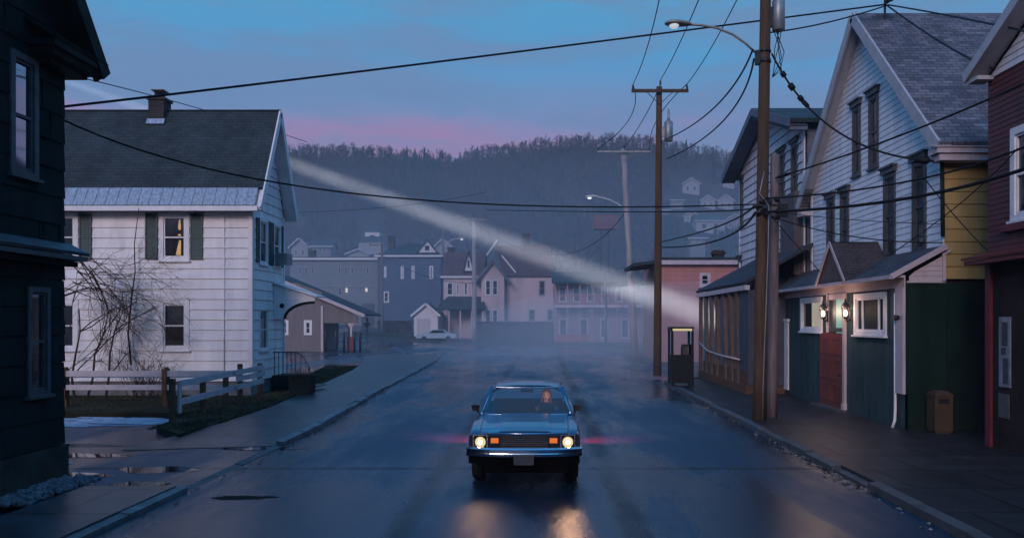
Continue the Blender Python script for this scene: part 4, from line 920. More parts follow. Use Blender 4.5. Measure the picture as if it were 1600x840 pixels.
# pale pink Victorian, three joined faces
y = 105
x0, x1 = (693 - CX) * y / F, (752 - CX) * y / F
W = aw(x0, y, [(698, 708, 441, 461), (713, 718, 441, 461), (725, 731, 441, 461), (737, 742, 441, 461)])
h, f, ro = house('pale pink house with central gabled bay, dark red roof and pointed white dormer', x0, x1, y, .3, 8.6, pinkw, 9, 'gable', 3.4, roof_m=redroof, wins=W, wt=.1, trim=white_far)
xb0, xb1 = (752 - CX) * 103.5 / F, (788 - CX) * 103.5 / F; fb = Fr((xb0, 103.5, 0), (1, 0, 0), (0, -1, 0)); WB = xb1 - xb0
W = aw(xb0, 103.5, [(758, 767, 437, 461), (769, 778, 437, 461), (758, 767, 483, 504), (769, 778, 483, 504)])
m = MB(); siding(m, fb, .2, 10.2, lambda z: (0, WB) if z < 8.3 else ((z - 8.3) / 2.0 * WB / 2, WB - (z - 8.3) / 2.0 * WB / 2), .3, [hole(w, .1) for w in W], .02, [8.3])
m.poly([(xb0, 103.5, .2), (xb0, 106, .2), (xb0, 106, 8.3), (xb0, 103.5, 8.3)]); m.poly([(xb1, 103.5, .2), (xb1, 106, .2), (xb1, 106, 8.3), (xb1, 103.5, 8.3)]); bw = m.build('bay_wall', pinkw, h)
for w in W: window(h, fb, w, white_far, pane_far, t=.1)
m = MB(); xm = (xb0 + xb1) / 2
for s in (-1, 1): m.slab([(xm + s * (WB / 2 + .9), 103.0, 7.6), (xm + s * (WB / 2 + .9), 109, 7.6), (xm, 109, 10.6), (xm, 103.0, 10.6)], .14)
br = m.build('bay_roof', redroof, h)
m = MB()
m.bar((xm - 2.4, 102.95, 7.5), (xm, 102.95, 10.45), .08, .32); m.bar((xm + 2.4, 102.95, 7.5), (xm, 102.95, 10.45), .08, .32); m.build('rake_board', mat('dark_rake', (.08, .075, .09), .6), br)
m = MB(); m.bar((xm + 1.2, 102.8, 11.1), (xm + 3.0, 102.8, 8.9), .06, .18); m.build('white_verge', white_far, br); m = MB(); m.bar((xm - .9, 104.8, 11.3), (xm + .5, 104.8, 13.3), .06, .18); m.build('white_verge', white_far, br)
x2, x3 = xb1, (866 - CX) * y / F; fw = Fr((x2, 105, 0), (1, 0, 0), (0, -1, 0))
W = aw(x2, 105, [(842, 852, 438, 462), (826, 836, 483, 500), (855, 864, 483, 500)])
m = MB(); siding(m, fw, .2, 8.7, lambda z: (0, x3 - x2), .3, [hole(w, .1) for w in W], .02); m.poly([(x3, 105, .2), (x3, 114, .2), (x3, 114, 8.7), (x3, 105, 8.7)]); m.build('wing_wall', pinkw, h)
for w in W: window(h, fw, w, mat('green_grey_trim', (.20, .24, .25), .6), pane_far, t=.1)
m = MB(); m.slab([(x2 - .2, 104.6, 8.6), (x3 + .4, 104.6, 8.6), (x3 - .6, 109.5, 13.0), (x2 - 1.5, 109.5, 13.0)], .14); m.slab([(x2 - .2, 114.4, 8.6), (x3 + .4, 114.4, 8.6), (x3 - .6, 109.5, 13.0), (x2 - 1.5, 109.5, 13.0)], .14); m.build('wing_roof', redroof, h)
dormer(ro, (731.5 - CX) * 104.6 / F, 105.2, 9.3, .55, 2.5, white_far, 2, slate_roof)
m = MB(); xa, xb = (680 - CX) * 101.8 / F, (757 - CX) * 101.8 / F; m.slab([(xa, 101.6, 4.2), (xb, 101.6, 4.2), (xb - .2, 104.9, 5.9), (xa + 1.2, 104.9, 5.9)], .15); m.build('porch_roof', slate_roof, h)
for k in range(5):
    xx = lerp(xa + .3, xb - .2, k / 4); m = MB(); m.box(xx - .09, xx + .09, 101.9, 102.08, .2, 4.1); m.build('porch_post', pinkw, h)
# hedge
m = MB(); hx0, hx1 = (745 - CX) * 98 / F, (868 - CX) * 98 / F
def hedge(mb, x0, x1, y0, y1, z0, z1, n):
    mb.box(x0 + .12, x1 - .12, y0 + .12, y1 - .12, z0, z1 - .15)
    for _ in range(n):
        f = R.choice('ftb'); x = R.uniform(x0, x1); yy = R.uniform(y0, y1); z = R.uniform(z0, z1)
        if f == 'f': yy = y0 + R.uniform(-.08, .1)
        else: z = z1 + R.uniform(-.15, .1)
        d = V((R.uniform(-1, 1), R.uniform(-1, 1), R.uniform(-1, 1))).normalized() * .14; e = d.orthogonal().normalized() * .07
        mb.poly([(V((x, yy, z)) - d), V((x, yy, z)) + e, V((x, yy, z)) + d, V((x, yy, z)) - e])
hedge(m, hx0, hx1, 97.4, 98.6, .1, 2.5, 2600)
tag(m.build('hedge', mat('dark_bare_hedge', (.045, .043, .042), .9, .4, 2), base=((hx0 + hx1) / 2, 98, .1)), 'dark clipped hedge in front of the pale pink house', 'hedge')
m = MB(); hx0, hx1 = (590 - CX) * 106 / F, (645 - CX) * 106 / F; hedge(m, hx0, hx1, 105.6, 106.4, 1.2, 2.6, 900)
tag(m.build('hedge', mat('dark_bare_hedge', (.030, .030, .032)), base=((hx0 + hx1) / 2, 106, 1.2)), 'low scrubby hedge in front of the slate-blue block', 'hedge')
# red balcony building
y = 95; x0, x1 = (866 - CX) * y / F, (1004 - CX) * y / F
h = thing('building', 'two-storey building with red upper balcony railings and shaded porch', 'building', ((x0 + x1) / 2, y, 0)); fb = Fr((x0, y + 2, 0), (1, 0, 0), (0, -1, 0)); W_ = x1 - x0
W = [(.6 + 1.7 * k, 1.5 + 1.7 * k, 5.0, 6.9) for k in range(6)] + [(.6 + 2.5 * k, 1.6 + 2.5 * k, .6, 3.0) for k in range(4)]
m = MB(); siding(m, fb, -.1, 7.3, lambda z: (0, W_), .3, [hole(w, .1) for w in W], .02); m.poly([(x0, y + 2, 0), (x0, y + 10, 0), (x0, y + 10, 7.3), (x0, y + 2, 7.3)]); m.build('wall', mat('rosy_clapboard', (.30, .20, .23), .65, .15, .5), h)
for w in W: window(h, fb, w, white_far, pane_far, t=.1)
m = MB(); m.slab([(x0 - .3, y - .3, 7.25), (x1 + .3, y - .3, 7.25), (x1 + .3, y + 6, 8.9), (x0 - .3, y + 6, 8.9)], .15); m.build('roof', slate_roof, h)
m = MB(); m.box(x0, x1, y, y + 2, 4.35, 4.6); m.box(x0 - .02, x1 + .02, y - .06, y, 4.3, 4.62); m.build('balcony_floor', pinkw, h)
bal_red = mat('red_railing_paint', (.34, .04, .045), .55, .2)
m = MB(); m.box(x0, x1, y - .03, y + .03, 5.62, 5.72); m.box(x0, x1, y - .03, y + .03, 4.66, 4.74)
n = int(W_ / .28)
for k in range(n): xx = x0 + (k + .5) * W_ / n; m.box(xx - .025, xx + .025, y - .02, y + .02, 4.74, 5.62)
m.build('balcony_railing', bal_red, h)
for k in range(8):
    xx = lerp(x0 + .1, x1 - .1, k / 7); m = MB(); m.box(xx - .08, xx + .08, y - .07, y + .07, 4.6, 7.2); m.box(xx - .08, xx + .08, y - .07, y + .07, 0, 4.3); m.build('post', mat('rosy_post', (.32, .15, .17), .6), h)
m = MB(); m.box(x0 + .2, x0 + 4, y - .02, y + .02, .2, 1.1); m.build('porch_railing', bal_red, h)
# dusty pink building across the side street
W = [(2.35, 3.05, 4.55, 5.75)]
x0 = 7.35; h, f, ro = house('salmon pink flat-roofed building with one small window, behind the phone booth', x0, 15, 50, .1, 6.45, pinkr, 9, None, wins=[((1093 - CX) * 50 / F - x0, (1110 - CX) * 50 / F - x0, H + (CY - 447) * 50 / F, H + (CY - 426) * 50 / F)], wt=.14, trim=mat('pale_pink_trim', (.5, .42, .46), .6), cat='building')
m = MB(); m.slab([(5.6, 50.2, 6.3), (7.3, 50.2, 6.5), (7.3, 56, 6.5), (5.6, 56, 6.3)], .2); m.build('side_awning', slate_roof, h)
def chimney(par, px, y, ztop, w=.45): b = MB(); x = (px - CX) * y / F; b.box(x - w, x + w, y - w, y + w, ztop - 4, ztop); b.box(x - w - .08, x + w + .08, y - w - .08, y + w + .08, ztop - .25, ztop - .1); b.build('chimney', brick_chim, par)
for o_ in list(bpy.data.objects):
    if o_.get('label', '').startswith('pale pink house'): chimney(o_, 822, 109, 14.6); chimney(o_, 705, 110, 12.8)
    if o_.get('label', '').startswith('slate-blue'): chimney(o_, 612, 118, 15.2)
    if o_.get('label', '').startswith('long grey-blue'): chimney(o_, 488, 119, 13.2)
    if o_.get('label', '').startswith('salmon'): chimney(o_, 1122, 54, 7.4, .35)
# red siren tower
t = thing('tower', 'slender steel tower with red railed platform standing above the balcony building', 'tower', ((945 - CX) * 125 / F, 125, 0)); x = (945 - CX) * 125 / F
red_st = mat('red_steel', (.30, .04, .04), .5, .2)
m = MB()
for sx in (-.8, .8):
    for sy in (-.8, .8): m.bar((x + sx, 125 + sy, 0), (x + sx * .7, 125 + sy * .7, 17), .14, .14)
for k in range(7):
    z = 2 + k * 2.3
    for s in (-.85, .85): m.bar((x - .8, 125 + s, z), (x + .8, 125 + s, z + 2.2), .07, .07); m.bar((x + .8, 125 + s, z), (x - .8, 125 + s, z + 2.2), .07, .07)
m.build('lattice_leg', mat('dark_steel', (.06, .06, .07), .5), t)
m = MB(); m.box(x - 1.8, x + 1.8, 123.4, 126.6, 17.0, 17.15); m.build('platform', red_st, t)
m = MB()
for k in range(13): xx = x - 1.75 + k * 3.5 / 12; m.box(xx - .05, xx + .05, 123.35, 123.45, 17.15, 18.9)
m.box(x - 1.8, x + 1.8, 123.36, 123.44, 18.85, 19.0); m.box(x - 1.8, x + 1.8, 123.36, 123.44, 17.9, 18.05); m.build('railing', red_st, t)
# ------------------------------------------------------------------ small houses scattered on the hillside
def hillspot(px, py):
    y = 140.0
    while y < 300:
        z = ht((px - CX) * y / F, y)
        if CY - (z - H) * F / y <= py: return V(((px - CX) * y / F, y, z))
        y += .5
    return V(((px - CX) * 280 / F, 280, ht((px - CX) * 280 / F, 280)))
HL = [(1080, 302, 26, 15, 'y', 'large pale hillside house highest among the woods, right of the near pole'), (1106, 326, 22, 13, 'y', 'white gabled hillside house in the middle of a right-hand row'), (1134, 328, 24, 15, 'y', 'white gabled hillside house nearest the lavender house roofline'),
      (1058, 324, 20, 11, 'x', 'dim grey hillside house at the left end of the right-hand row'), (1110, 362, 44, 18, 'x', 'long pale hillside house lowest on the right slope'), (1148, 360, 30, 16, 'y', 'grey gabled hillside house half hidden by the lavender house'),
      (1080, 348, 22, 11, 'y', 'small pale hillside house just below the three gabled ones'), (1036, 338, 20, 10, 'x', 'small grey hillside house close beside the near utility pole'), (1090, 382, 24, 11, 'x', 'low grey hillside house just above the salmon pink roof'), (1138, 296, 18, 10, 'y', 'tiny pale hillside house high up beside the lavender house roof'),
      (500, 398, 34, 14, 'x', 'dim grey hillside house above the grey-blue block'), (468, 404, 26, 20, 'y', 'narrow grey hillside house beside the white house gable'), (560, 408, 34, 12, 'y', 'hillside house with small white gable above the long block'), (692, 408, 30, 22, 'y', 'tall narrow pale house between blue block and pink house')]
for i, (px, py, w, hh, ax, lab) in enumerate(HL):
    p = hillspot(px, py) if py < 380 else at(px, py, 150); s = F / p.y; ww = w / s; h_ = hh / s
    if py >= 380: p.z = H + (CY - py) * p.y / F
    zb = p.z - 4 if py < 380 else p.z - 8
    W = [(ww * .18, ww * .38, p.z + h_ * .25, p.z + h_ * .75), (ww * .6, ww * .8, p.z + h_ * .25, p.z + h_ * .75)]
    h, f, ro = house(lab, p.x - ww / 2, p.x + ww / 2, p.y, zb, p.z + h_, mat('hillside_white_paint', (.25, .25, .27), .7, .1) if 'white' in lab or 'pale' in lab else mat('hillside_grey_paint', (.15, .15, .165), .7, .1), ww * .9, 'gable', h_ * .6, wins=W, axis=ax, wt=.12, sill=False, pane=pane_dark, over=.5, trim=mat('hillside_trim_paint', (.34, .34, .37), .6, .1), expo=.4)
# church tower on the left slope
p = at(580, 395, 165); t = thing('church_tower', 'pale church belfry with pointed gables rising above the grey-blue block', 'church', p)
m = MB(); m.box(p.x - 2.6, p.x + 2.6, p.y, p.y + 5, p.z - 12, p.z + 2.2); m.build('wall', mat('grey_far_paint', (.24, .24, .26)), t)
m = MB(); m.box(p.x - 1.5, p.x + 1.5, p.y + 1, p.y + 4, p.z + 2.2, p.z + 4.4); m.build('belfry', white_far, t)
m = MB(); m.hexa([(p.x - 2.8, p.y - .2, p.z + 2.2), (p.x + 2.8, p.y - .2, p.z + 2.2), (p.x + 2.8, p.y + 5.2, p.z + 2.2), (p.x - 2.8, p.y + 5.2, p.z + 2.2), (p.x - 1, p.y + 2, p.z + 4.6), (p.x + 1, p.y + 2, p.z + 4.6), (p.x + 1, p.y + 3, p.z + 4.6), (p.x - 1, p.y + 3, p.z + 4.6)]); m.build('roof', slate_roof, t)
m = MB(); m.hexa([(p.x - 1.7, p.y + .8, p.z + 4.4), (p.x + 1.7, p.y + .8, p.z + 4.4), (p.x + 1.7, p.y + 4.2, p.z + 4.4), (p.x - 1.7, p.y + 4.2, p.z + 4.4), (p.x - .1, p.y + 2.4, p.z + 7.2), (p.x + .1, p.y + 2.4, p.z + 7.2), (p.x + .1, p.y + 2.6, p.z + 7.2), (p.x - .1, p.y + 2.6, p.z + 7.2)]); m.build('spire', slate_roof, t)
m = MB(); m.poly([(p.x - .5, p.y + .98, p.z + 2.7), (p.x + .5, p.y + .98, p.z + 2.7), (p.x + .5, p.y + .98, p.z + 3.8), (p.x - .5, p.y + .98, p.z + 3.8)]); m.build('belfry_opening', pane_far, t)
# bare trees among the far houses
for i, (px, y, hgt, lab) in enumerate([(852, 122, 15, 'bare pale-barked tree behind the balcony building, left of the tower'), (905, 124, 17, 'bare tree rising through the light beam beside the red-topped tower'), (484, 128, 12, 'bare tree behind the left end of the grey-blue block'), (508, 130, 13, 'bare tree behind the middle of the grey-blue block roof'), (1012, 96, 11, 'bare tree between the balcony building and the salmon pink building')]):
    x = (px - CX) * y / F; t = thing('tree', lab, 'tree', (x, y, gz(x, y)))
    m = MB(); m.tube([(x, y, 0), (x + .2, y, hgt * .4), (x - .1, y, hgt * .72)], [.28, .2, .1], 6, False); m.build('trunk', mat('pale_tree_bark', (.20, .18, .18), .9, .3), t)
    m = MB()
    for k in range(20): twigs(m, V((x, y, hgt * R.uniform(.3, .72))), V((R.uniform(-1, 1), R.uniform(-1, 1), R.uniform(.4, 1.6))), hgt * .28, .07, 2)
    m.build('crown', bark, t)
# ------------------------------------------------------------------ utility poles
def cobra(par, p0, pts, r, head, m_, lens):
    """street-lamp arm (tube) and head with a glowing lens"""
    b = MB(); b.tube(pts, r, 8); arm = b.build('lamp_arm', m_, par)
    hd, d, L_ = head; d = d.normalized(); sd_ = V((-d.y, d.x, 0)); b = MB()
    prof = [(0, .05, .05), (.12, .11, .07), (.35, .16, .09), (.6, .15, .075), (.72, .05, .03)]
    i0 = len(b.v); n = 10
    for f, w, hh in prof:
        for j in range(n):
            t = 6.2832 * j / n; zz = math.sin(t); b.v.append(hd + d * f * L_ + sd_ * w * L_ * math.cos(t) * 1.2 + V((0, 0, (hh * zz if zz > 0 else hh * .45 * zz) * L_ * 1.2)))
    for k in range(len(prof) - 1):
        for j in range(n): b.f.append((i0 + k * n + j, i0 + k * n + (j + 1) % n, i0 + (k + 1) * n + (j + 1) % n, i0 + (k + 1) * n + j)); b.sm.append(True)
    b.f.append(tuple(i0 + j for j in range(n))); b.sm.append(False); b.f.append(tuple(i0 + (len(prof) - 1) * n + j for j in range(n))); b.sm.append(False)
    lh = b.build('lamp_head', m_, arm)
    c = hd + d * .47 * L_ + V((0, 0, -.055 * L_)); b = MB(); b.lathe(c, [(.02 * L_, -.075 * L_), (.09 * L_, -.055 * L_), (.13 * L_, 0), (.13 * L_, .02 * L_)], 12); b.build('lens', lens, arm)
lens1 = mat_emit('street_lamp_lens', (.85, .93, 1.0), .42)
Yp = 20.4
t = thing('utility_pole', 'tall brown wooden utility pole with street lamp and transformer, nearest on the right', 'utility pole', (5.55, Yp, .125))
top = at(1199, -190, Yp); bot = V((at(1186, 663, Yp).x, Yp, .0))
m = MB(); m.tube([bot.lerp(top, k / 10) for k in range(11)], [lerp(.17, .125, k / 10) for k in range(11)], 14); m.build('pole', wood_pole, t)
onp = lambda z: bot.lerp(top, (z - bot.z) / (top.z - bot.z))
cobra(t, None, [at(1180, 82, Yp), at(1165, 68, Yp), at(1145, 54, Yp), at(1120, 44, Yp), at(1095, 39.5, Yp), at(1078, 38.5, Yp)], .03, (at(1080, 38.5, Yp), V((-1, -.1, 0)), .95), lamp_metal, lens1)
m = MB(); z = at(0, 95, Yp).z; c = onp(z); m.box(c.x - .23, c.x - .1, Yp - .08, Yp + .08, z - .1, z + .25); m.lathe((c.x, Yp, z - .06), [(.165, 0), (.165, .08)], 14); m.lathe((c.x, Yp, z + .2), [(.165, 0), (.165, .06)], 14); m.build('arm_bracket', iron, t)
zt = at(0, 50, Yp).z; m = MB(); m.lathe((c.x + .34, Yp - .05, zt), [(.12, 0), (.16, .03), (.16, .75), (.13, .80), (.05, .83)], 16); tf = m.build('transformer', grey_metal, t)
m = MB(); m.lathe((c.x + .28, Yp - .05, zt + .82), [(.03, 0), (.05, .05), (.03, .1), (.05, .15), (.02, .22)], 8); m.lathe((c.x + .42, Yp - .05, zt + .82), [(.03, 0), (.05, .05), (.03, .1), (.05, .15), (.02, .22)], 8); m.box(c.x + .1, c.x + .2, Yp - .1, Yp, zt + .1, zt + .6); m.build('bushing', iron, tf)
m = MB()
for j in range(5):
    q = V((c.x + .2 + .05 * j, Yp - .1, zt + .02)); e = V((c.x + R.uniform(.15, .4), Yp - .15, zt - R.uniform(.6, 1.1))); m.tube([q, q.lerp(e, .5) + V((.12 * R.uniform(-1, 1.5), -.05, -.1)), e, V((c.x + .16, Yp - .14, zt - 1.2))], .012, 4)
m.build('drop_wires', rubber_wire, t)
zb = at(0, 322, Yp).z; m = MB()      # clamps and splice boxes where the cables gather
for j in range(7): m.lathe((c.x + R.uniform(-.18, .35), Yp - .2, zb + R.uniform(-.25, .3)), [(.03, 0), (.06, .03), (.06, .12), (.03, .15)], 8, V((R.uniform(-1, 1), R.uniform(-.3, .3), R.uniform(-.3, .3))))
m.box(c.x - .28, c.x + .55, Yp - .19, Yp - .15, zb - .03, zb + .03); m.lathe((onp(zb).x, Yp, zb - .05), [(.178, 0), (.178, .1)], 14); m.build('cable_clamp', iron, t)
m = MB(); m.tube([onp(zb + .1) + V((0, -.17, .75)), onp(zb) + V((-.12, -.18, .3)), onp(zb) + V((.1, -.2, 0)), onp(zb) + V((.1, -.18, -1.0)), onp(1.0) + V((.04, -.175, 0)), onp(.15) + V((.04, -.18, 0))], .016, 5); m.build('ground_wire', grey_metal, t)
t = thing('utility_pole', 'short grey wooden stub pole standing against the tall brown pole', 'utility pole', (5.9, 20.9, .125))
b0 = V((at(1205, 663, 20.9).x, 20.9, 0)); b1 = at(1211, 242, 20.9)
m = MB(); m.tube([b0.lerp(b1, k / 6) for k in range(7)], [lerp(.15, .115, k / 6) for k in range(7)], 12); m.build('pole', wood_grey, t)
m = MB(); m.lathe(b1 + V((0, 0, -1.25)), [(.13, 0), (.13, .1)], 10); m.lathe(b1 + V((0, 0, -1.7)), [(.135, 0), (.135, .1)], 10); m.box(b1.x + .05, b1.x + .28, 20.7, 20.8, b1.z - 1.65, b1.z - 1.3); m.build('clamp', iron, t)

def tpole(lab, px, pyb, pyt, y, r, arm, mt=wood_grey, z0=None, lean=0, both=True):
    b0 = V((at(px, pyb, y).x, y, gz(at(px, 0, y).x, y) if z0 is None else z0)); b1 = at(px + lean, pyt, y); t = thing('utility_pole', lab, 'utility pole', b0)
    m = MB(); m.tube([b0.lerp(b1, k / 6) for k in range(7)], [lerp(r, r * .7, k / 6) for k in range(7)], 10); m.build('pole', mt, t)
    if arm:
        m = MB(); z = b1.z - .25; m.box(b1.x - arm, b1.x + arm, y - r - .1, y - r, z - .07, z + .07)
        m.bar((b1.x - arm * .5, y - r - .02, z), (b1.x, y - r * .8, z - .6), .03, .03); m.bar((b1.x + arm * .5, y - r - .02, z), (b1.x, y - r * .8, z - .6), .03, .03); ar = m.build('crossarm', mt, t)
        m = MB()
        for a in (-arm * .95, 0.02, arm * .95): m.lathe((b1.x + a, y - r - .05, z + .07 + (.2 if abs(a) < .1 else 0)), [(.03, 0), (.06, .05), (.035, .1), (.06, .15), (.03, .2)], 8)
        m.build('insulator', iron, ar)
    return t, b0, b1
t2, p2b, p2t = tpole('tall utility pole with wooden crossarm beside the phone booth', 1027, 588, 136, 37.3, .20, 1.32, wood_pole, .1, 3)
m = MB(); z = at(0, 222, 37.3).z; m.lathe((p2t.x + .42, 37.2, z), [(.15, 0), (.2, .04), (.2, .9), (.1, .98)], 12); m.lathe((p2t.x + .42, 37.2, z + .98), [(.04, 0), (.07, .1), (.04, .2), (.06, .3), (.02, .55)], 8); m.box(p2t.x + .1, p2t.x + .3, 37.15, 37.25, z + .2, z + .7); m.build('transformer', grey_metal, t2)
t3, p3b, p3t = tpole('leaning grey utility pole with curved street lamp beyond the side street', 992, 560, 233, 57, .27, 1.9, mat('silvered_pole_wood', (.30, .29, .30), .85, .3, 2, streak=1), .1, -18)
c = at(976, 325, 57); cobra(t3, None, [c, at(966, 319, 57), at(955, 313, 57), at(942, 309, 57), at(932, 307.5, 57)], .05, (at(934, 307.5, 57), V((-1, 0, 0)), 1.25), mat('pale_lamp_metal', (.5, .5, .5), .5), mat_emit('far_street_lamp_lens', (.85, .93, 1), .9))
tpole('pale utility pole standing in front of the pink house bay', 741, 530, 340, 96, .32, 1.5, mat('pale_pole', (.30, .28, .29), .8), None, 0)
tpole('dull utility pole between the grey-blue and slate-blue blocks', 597, 512, 380, 104, .22, 1.6, mat('dull_pole', (.14, .13, .14), .8), None, 0)
tpole('thin utility pole rising behind the slate-blue block', 692, 480, 352, 128, .22, 1.4, mat('dull_pole', (.14, .13, .14), .8), None, 0)
tpole('thin dark pole standing before the balcony building porch', 947, 545, 425, 84, .16, 0, mat('dark_pole', (.06, .06, .07), .8), None, 0)
t = thing('street_lamp', 'small pale street lamp on thin arm above the pink house roof', 'street lamp', at(692, 480, 110)); b = MB(); b.tube([at(694, 480, 110), at(694, 385, 110)], .1, 8); b.build('pole', mat('dull_pole', (.14, .13, .14)), t)
cobra(t, None, [at(694, 392, 110), at(698, 380, 110), at(706, 374, 110), at(716, 373, 110)], .06, (at(714, 373, 110), V((1, 0, 0)), 1.4), mat('pale_lamp_metal', (.5, .5, .5)), mat_emit('far_street_lamp_lens', (.85, .93, 1), .9))

# ------------------------------------------------------------------ wires: each a thing
def wire(lab, a, b, c, r=.02, grp='overhead cables', extra=()):
    a, b, c = [at(*q) if not isinstance(q, V) else q for q in (a, b, c)]; pts = []
    for k in range(29):
        s = k / 28; pts.append(a * (2 * (s - .5) * (s - 1)) + b * (-4 * s * (s - 1)) + c * (2 * s * (s - .5)))
    m = MB(); m.tube(pts, r, 5)
    for f, rr, ll in extra:
        q = pts[int(f * 28)]; d = (pts[min(28, int(f * 28) + 1)] - q).normalized(); m.lathe(q, [(r, -ll), (rr, -ll * .7), (rr, ll * .7), (r, ll)], 8, d)
    return tag(m.build('cable', rubber_wire, base=a), lab, 'cable', grp)
wire('long twisted cable crossing the whole sky from the dark house to the white gable peak', (60, 171, 13.6), (690, 96, 18), (1385, 7, 22.8), .024)
wire('second strand running beside the sky cable near the gable peak', (1196, 52, 20.3), (1290, 36, 21.5), (1385, 9, 22.8), .02)
wire('low sagging cable from the dark house corner to the cable bundle on the pole', (60, 168, 13.8), (560, 303, 17), (1180, 319, 20.2), .018)
wire('faint thin cable passing the white house chimney in the sky', (112, 118, 30), (330, 175, 45), (480, 222, 60), .022)
wire('thin power line left, climbing from the pole crossarm out of frame', p2t + V((-1.25, -.25, .05)), (1012, 72, 29), (1042, -60, 21), .018)
wire('thin power line centre, climbing from the pole crossarm out of frame', p2t + V((.02, -.25, .25)), (1062, 68, 29), (1120, -70, 21), .018)
wire('thin power line right, climbing from the pole crossarm out of frame', p2t + V((1.25, -.25, .05)), (1117, 65, 29), (1190, -80, 21), .018)
for i, (a, lab) in enumerate(((-1.25, 'left'), (.02, 'centre'), (1.25, 'right'))):
    wire('power line on the %s insulator running on to the leaning pole' % lab, p2t + V((a, -.25, .05)), (982 + i * 22, 188, 46), p3t + V((a * 1.45, -.3, 0)), .022)
wire('upper black cable curving from the lamp bracket down to the transformer pole', (1176, 78, 20.3), (1112, 172, 27), (1040, 218, 37), .026)
wire('lower black cable curving from the lamp bracket down to the transformer pole', (1178, 92, 20.3), (1124, 195, 27), (1042, 248, 37), .026)
wire('black cable dropping left from the bundle, uppermost of three', (1178, 322, 20.2), (1000, 331, 38), (760, 328, 70), .028)
wire('black cable dropping left from the bundle, middle of three', (1178, 322, 20.2), (1115, 356, 30), (1032, 378, 42), .03)
wire('black cable dropping left from the bundle, lowest of three', (1180, 332, 20.2), (1112, 378, 30), (1030, 386, 42), .034)
wire('thick black cable bundle sweeping right to the red house window', (1192, 331, 20.1), (1410, 311, 16.6), (1640, 249, 13), .036)
wire('black cable sweeping right just above the thick bundle', (1196, 310, 20.1), (1420, 283, 16.6), (1640, 212, 13), .022)
wire('black cable from the stub pole top rising right past the gable windows', (1212, 278, 20.7), (1400, 214, 17), (1640, 112, 13), .022, extra=((.06, .045, .25),))
wire('kinked service cable hanging from the transformer to the house corner', (1206, 84, 20.2), (1308, 205, 19.6), (1468, 252, 18.4), .026, extra=((.14, .07, .08), (.2, .08, .1), (.26, .07, .08), (.32, .06, .12), (.96, .09, .18)))
wire('slack cable from the gable peak to the red house eave', (1385, 8, 22.8), (1470, 66, 19), (1552, 108, 15.8), .024)
wire('cable from the gable peak running right over the red house roof', (1388, 8, 22.8), (1500, 28, 18), (1640, 58, 13), .022)
wire('thin cable from the bundle sagging to the yellow wall', (1205, 338, 20.2), (1330, 369, 19.4), (1474, 379, 18.5), .014)
wire('thin cable crossing low before the gable windows', (1205, 330, 20.2), (1330, 343, 19.4), (1474, 350, 18.5), .009)
wire('thin cable slanting down across the yellow wall to the red pent roof', (1432, 262, 18.4), (1490, 335, 17.4), (1546, 394, 16.2), .012)
wire('thin cable slanting up across the yellow wall to the red house window', (1390, 398, 18.3), (1500, 318, 16.8), (1590, 232, 15.0), .012)
wire('loose wire from the bundle down to the small gable over the red door', (1205, 338, 20.2), (1240, 378, 21), (1282, 425, 21.8), .012)
wire('faint far cable across the hillside above the grey-blue block', (452, 332, 85), (620, 322, 85), (760, 300, 85), .03)
wire('faint far cable across the pink house front', (600, 400, 102), (668, 432, 99), (741, 442, 95.6), .03)
wire('far cable from the pale pole to the leaning pole', (741, 348, 95.6), (860, 398, 76), (978, 330, 56.7), .026)
m = MB(); p = at(1385, 6, 22.8)
for k in range(5): m.lathe(p + V((R.uniform(-.15, .15), R.uniform(-.1, .1), R.uniform(-.12, .15))), [(.03, 0), (.07, .04), (.04, .12)], 7, V((R.uniform(-1, 1), R.uniform(-1, 1), 1)))
m.bar(p + V((0, .1, -.5)), p + V((0, .1, .2)), .05, .05); tag(m.build('cable_anchor', iron, base=p), 'black cable anchor on the peak of the white gable', 'cable anchor')

# ------------------------------------------------------------------ phone booth
by = 32.0; bx = (1063.5 - CX) * by / F; w, d = .40, .40
t = thing('phone_booth', 'dark open phone booth with lit top strip on the right sidewalk corner', 'phone booth', (bx, by, .125))
bm_ = mat('dark_booth_metal', (.010, .014, .015), .5, .2, spec=.2)
m = MB()
for sx in (-1, 1):
    for sy in (-1, 1): m.box(bx + sx * w - .045, bx + sx * w + .045, by + sy * d - .045, by + sy * d + .045, .125, 2.25)
m.build('frame', bm_, t)
m = MB(); m.box(bx - w - .05, bx + w + .05, by - d - .05, by + d + .05, 2.36, 2.42); m.box(bx - w - .05, bx + w + .05, by - d + .03, by + d + .05, 2.252, 2.359); m.build('roof', bm_, t)
m = MB(); m.box(bx - w + .02, bx + w - .02, by - d - .03, by - d + .01, 2.262, 2.35); m.build('lit_strip', mat_emit('booth_lamp_strip', (1.0, .85, .45), .32), t)
m = MB(); m.box(bx - w + .045, bx + w - .045, by - d - .01, by - d + .02, .2, 1.32); m.box(bx - w - .01, bx - w + .02, by - d + .046, by + d - .046, .2, 1.32); m.box(bx + w - .02, bx + w + .01, by - d + .046, by + d - .046, .2, 1.32); m.build('lower_panel', bm_, t)
m = MB(); m.poly([(bx - w, by - d + .046, 1.32), (bx - w, by + d - .046, 1.32), (bx - w, by + d - .046, 2.25), (bx - w, by - d + .046, 2.25)]); m.poly([(bx + w, by - d + .046, 1.32), (bx + w, by + d - .046, 1.32), (bx + w, by + d - .046, 2.25), (bx + w, by - d + .046, 2.25)]); m.build('side_glass', pane_clear, t)
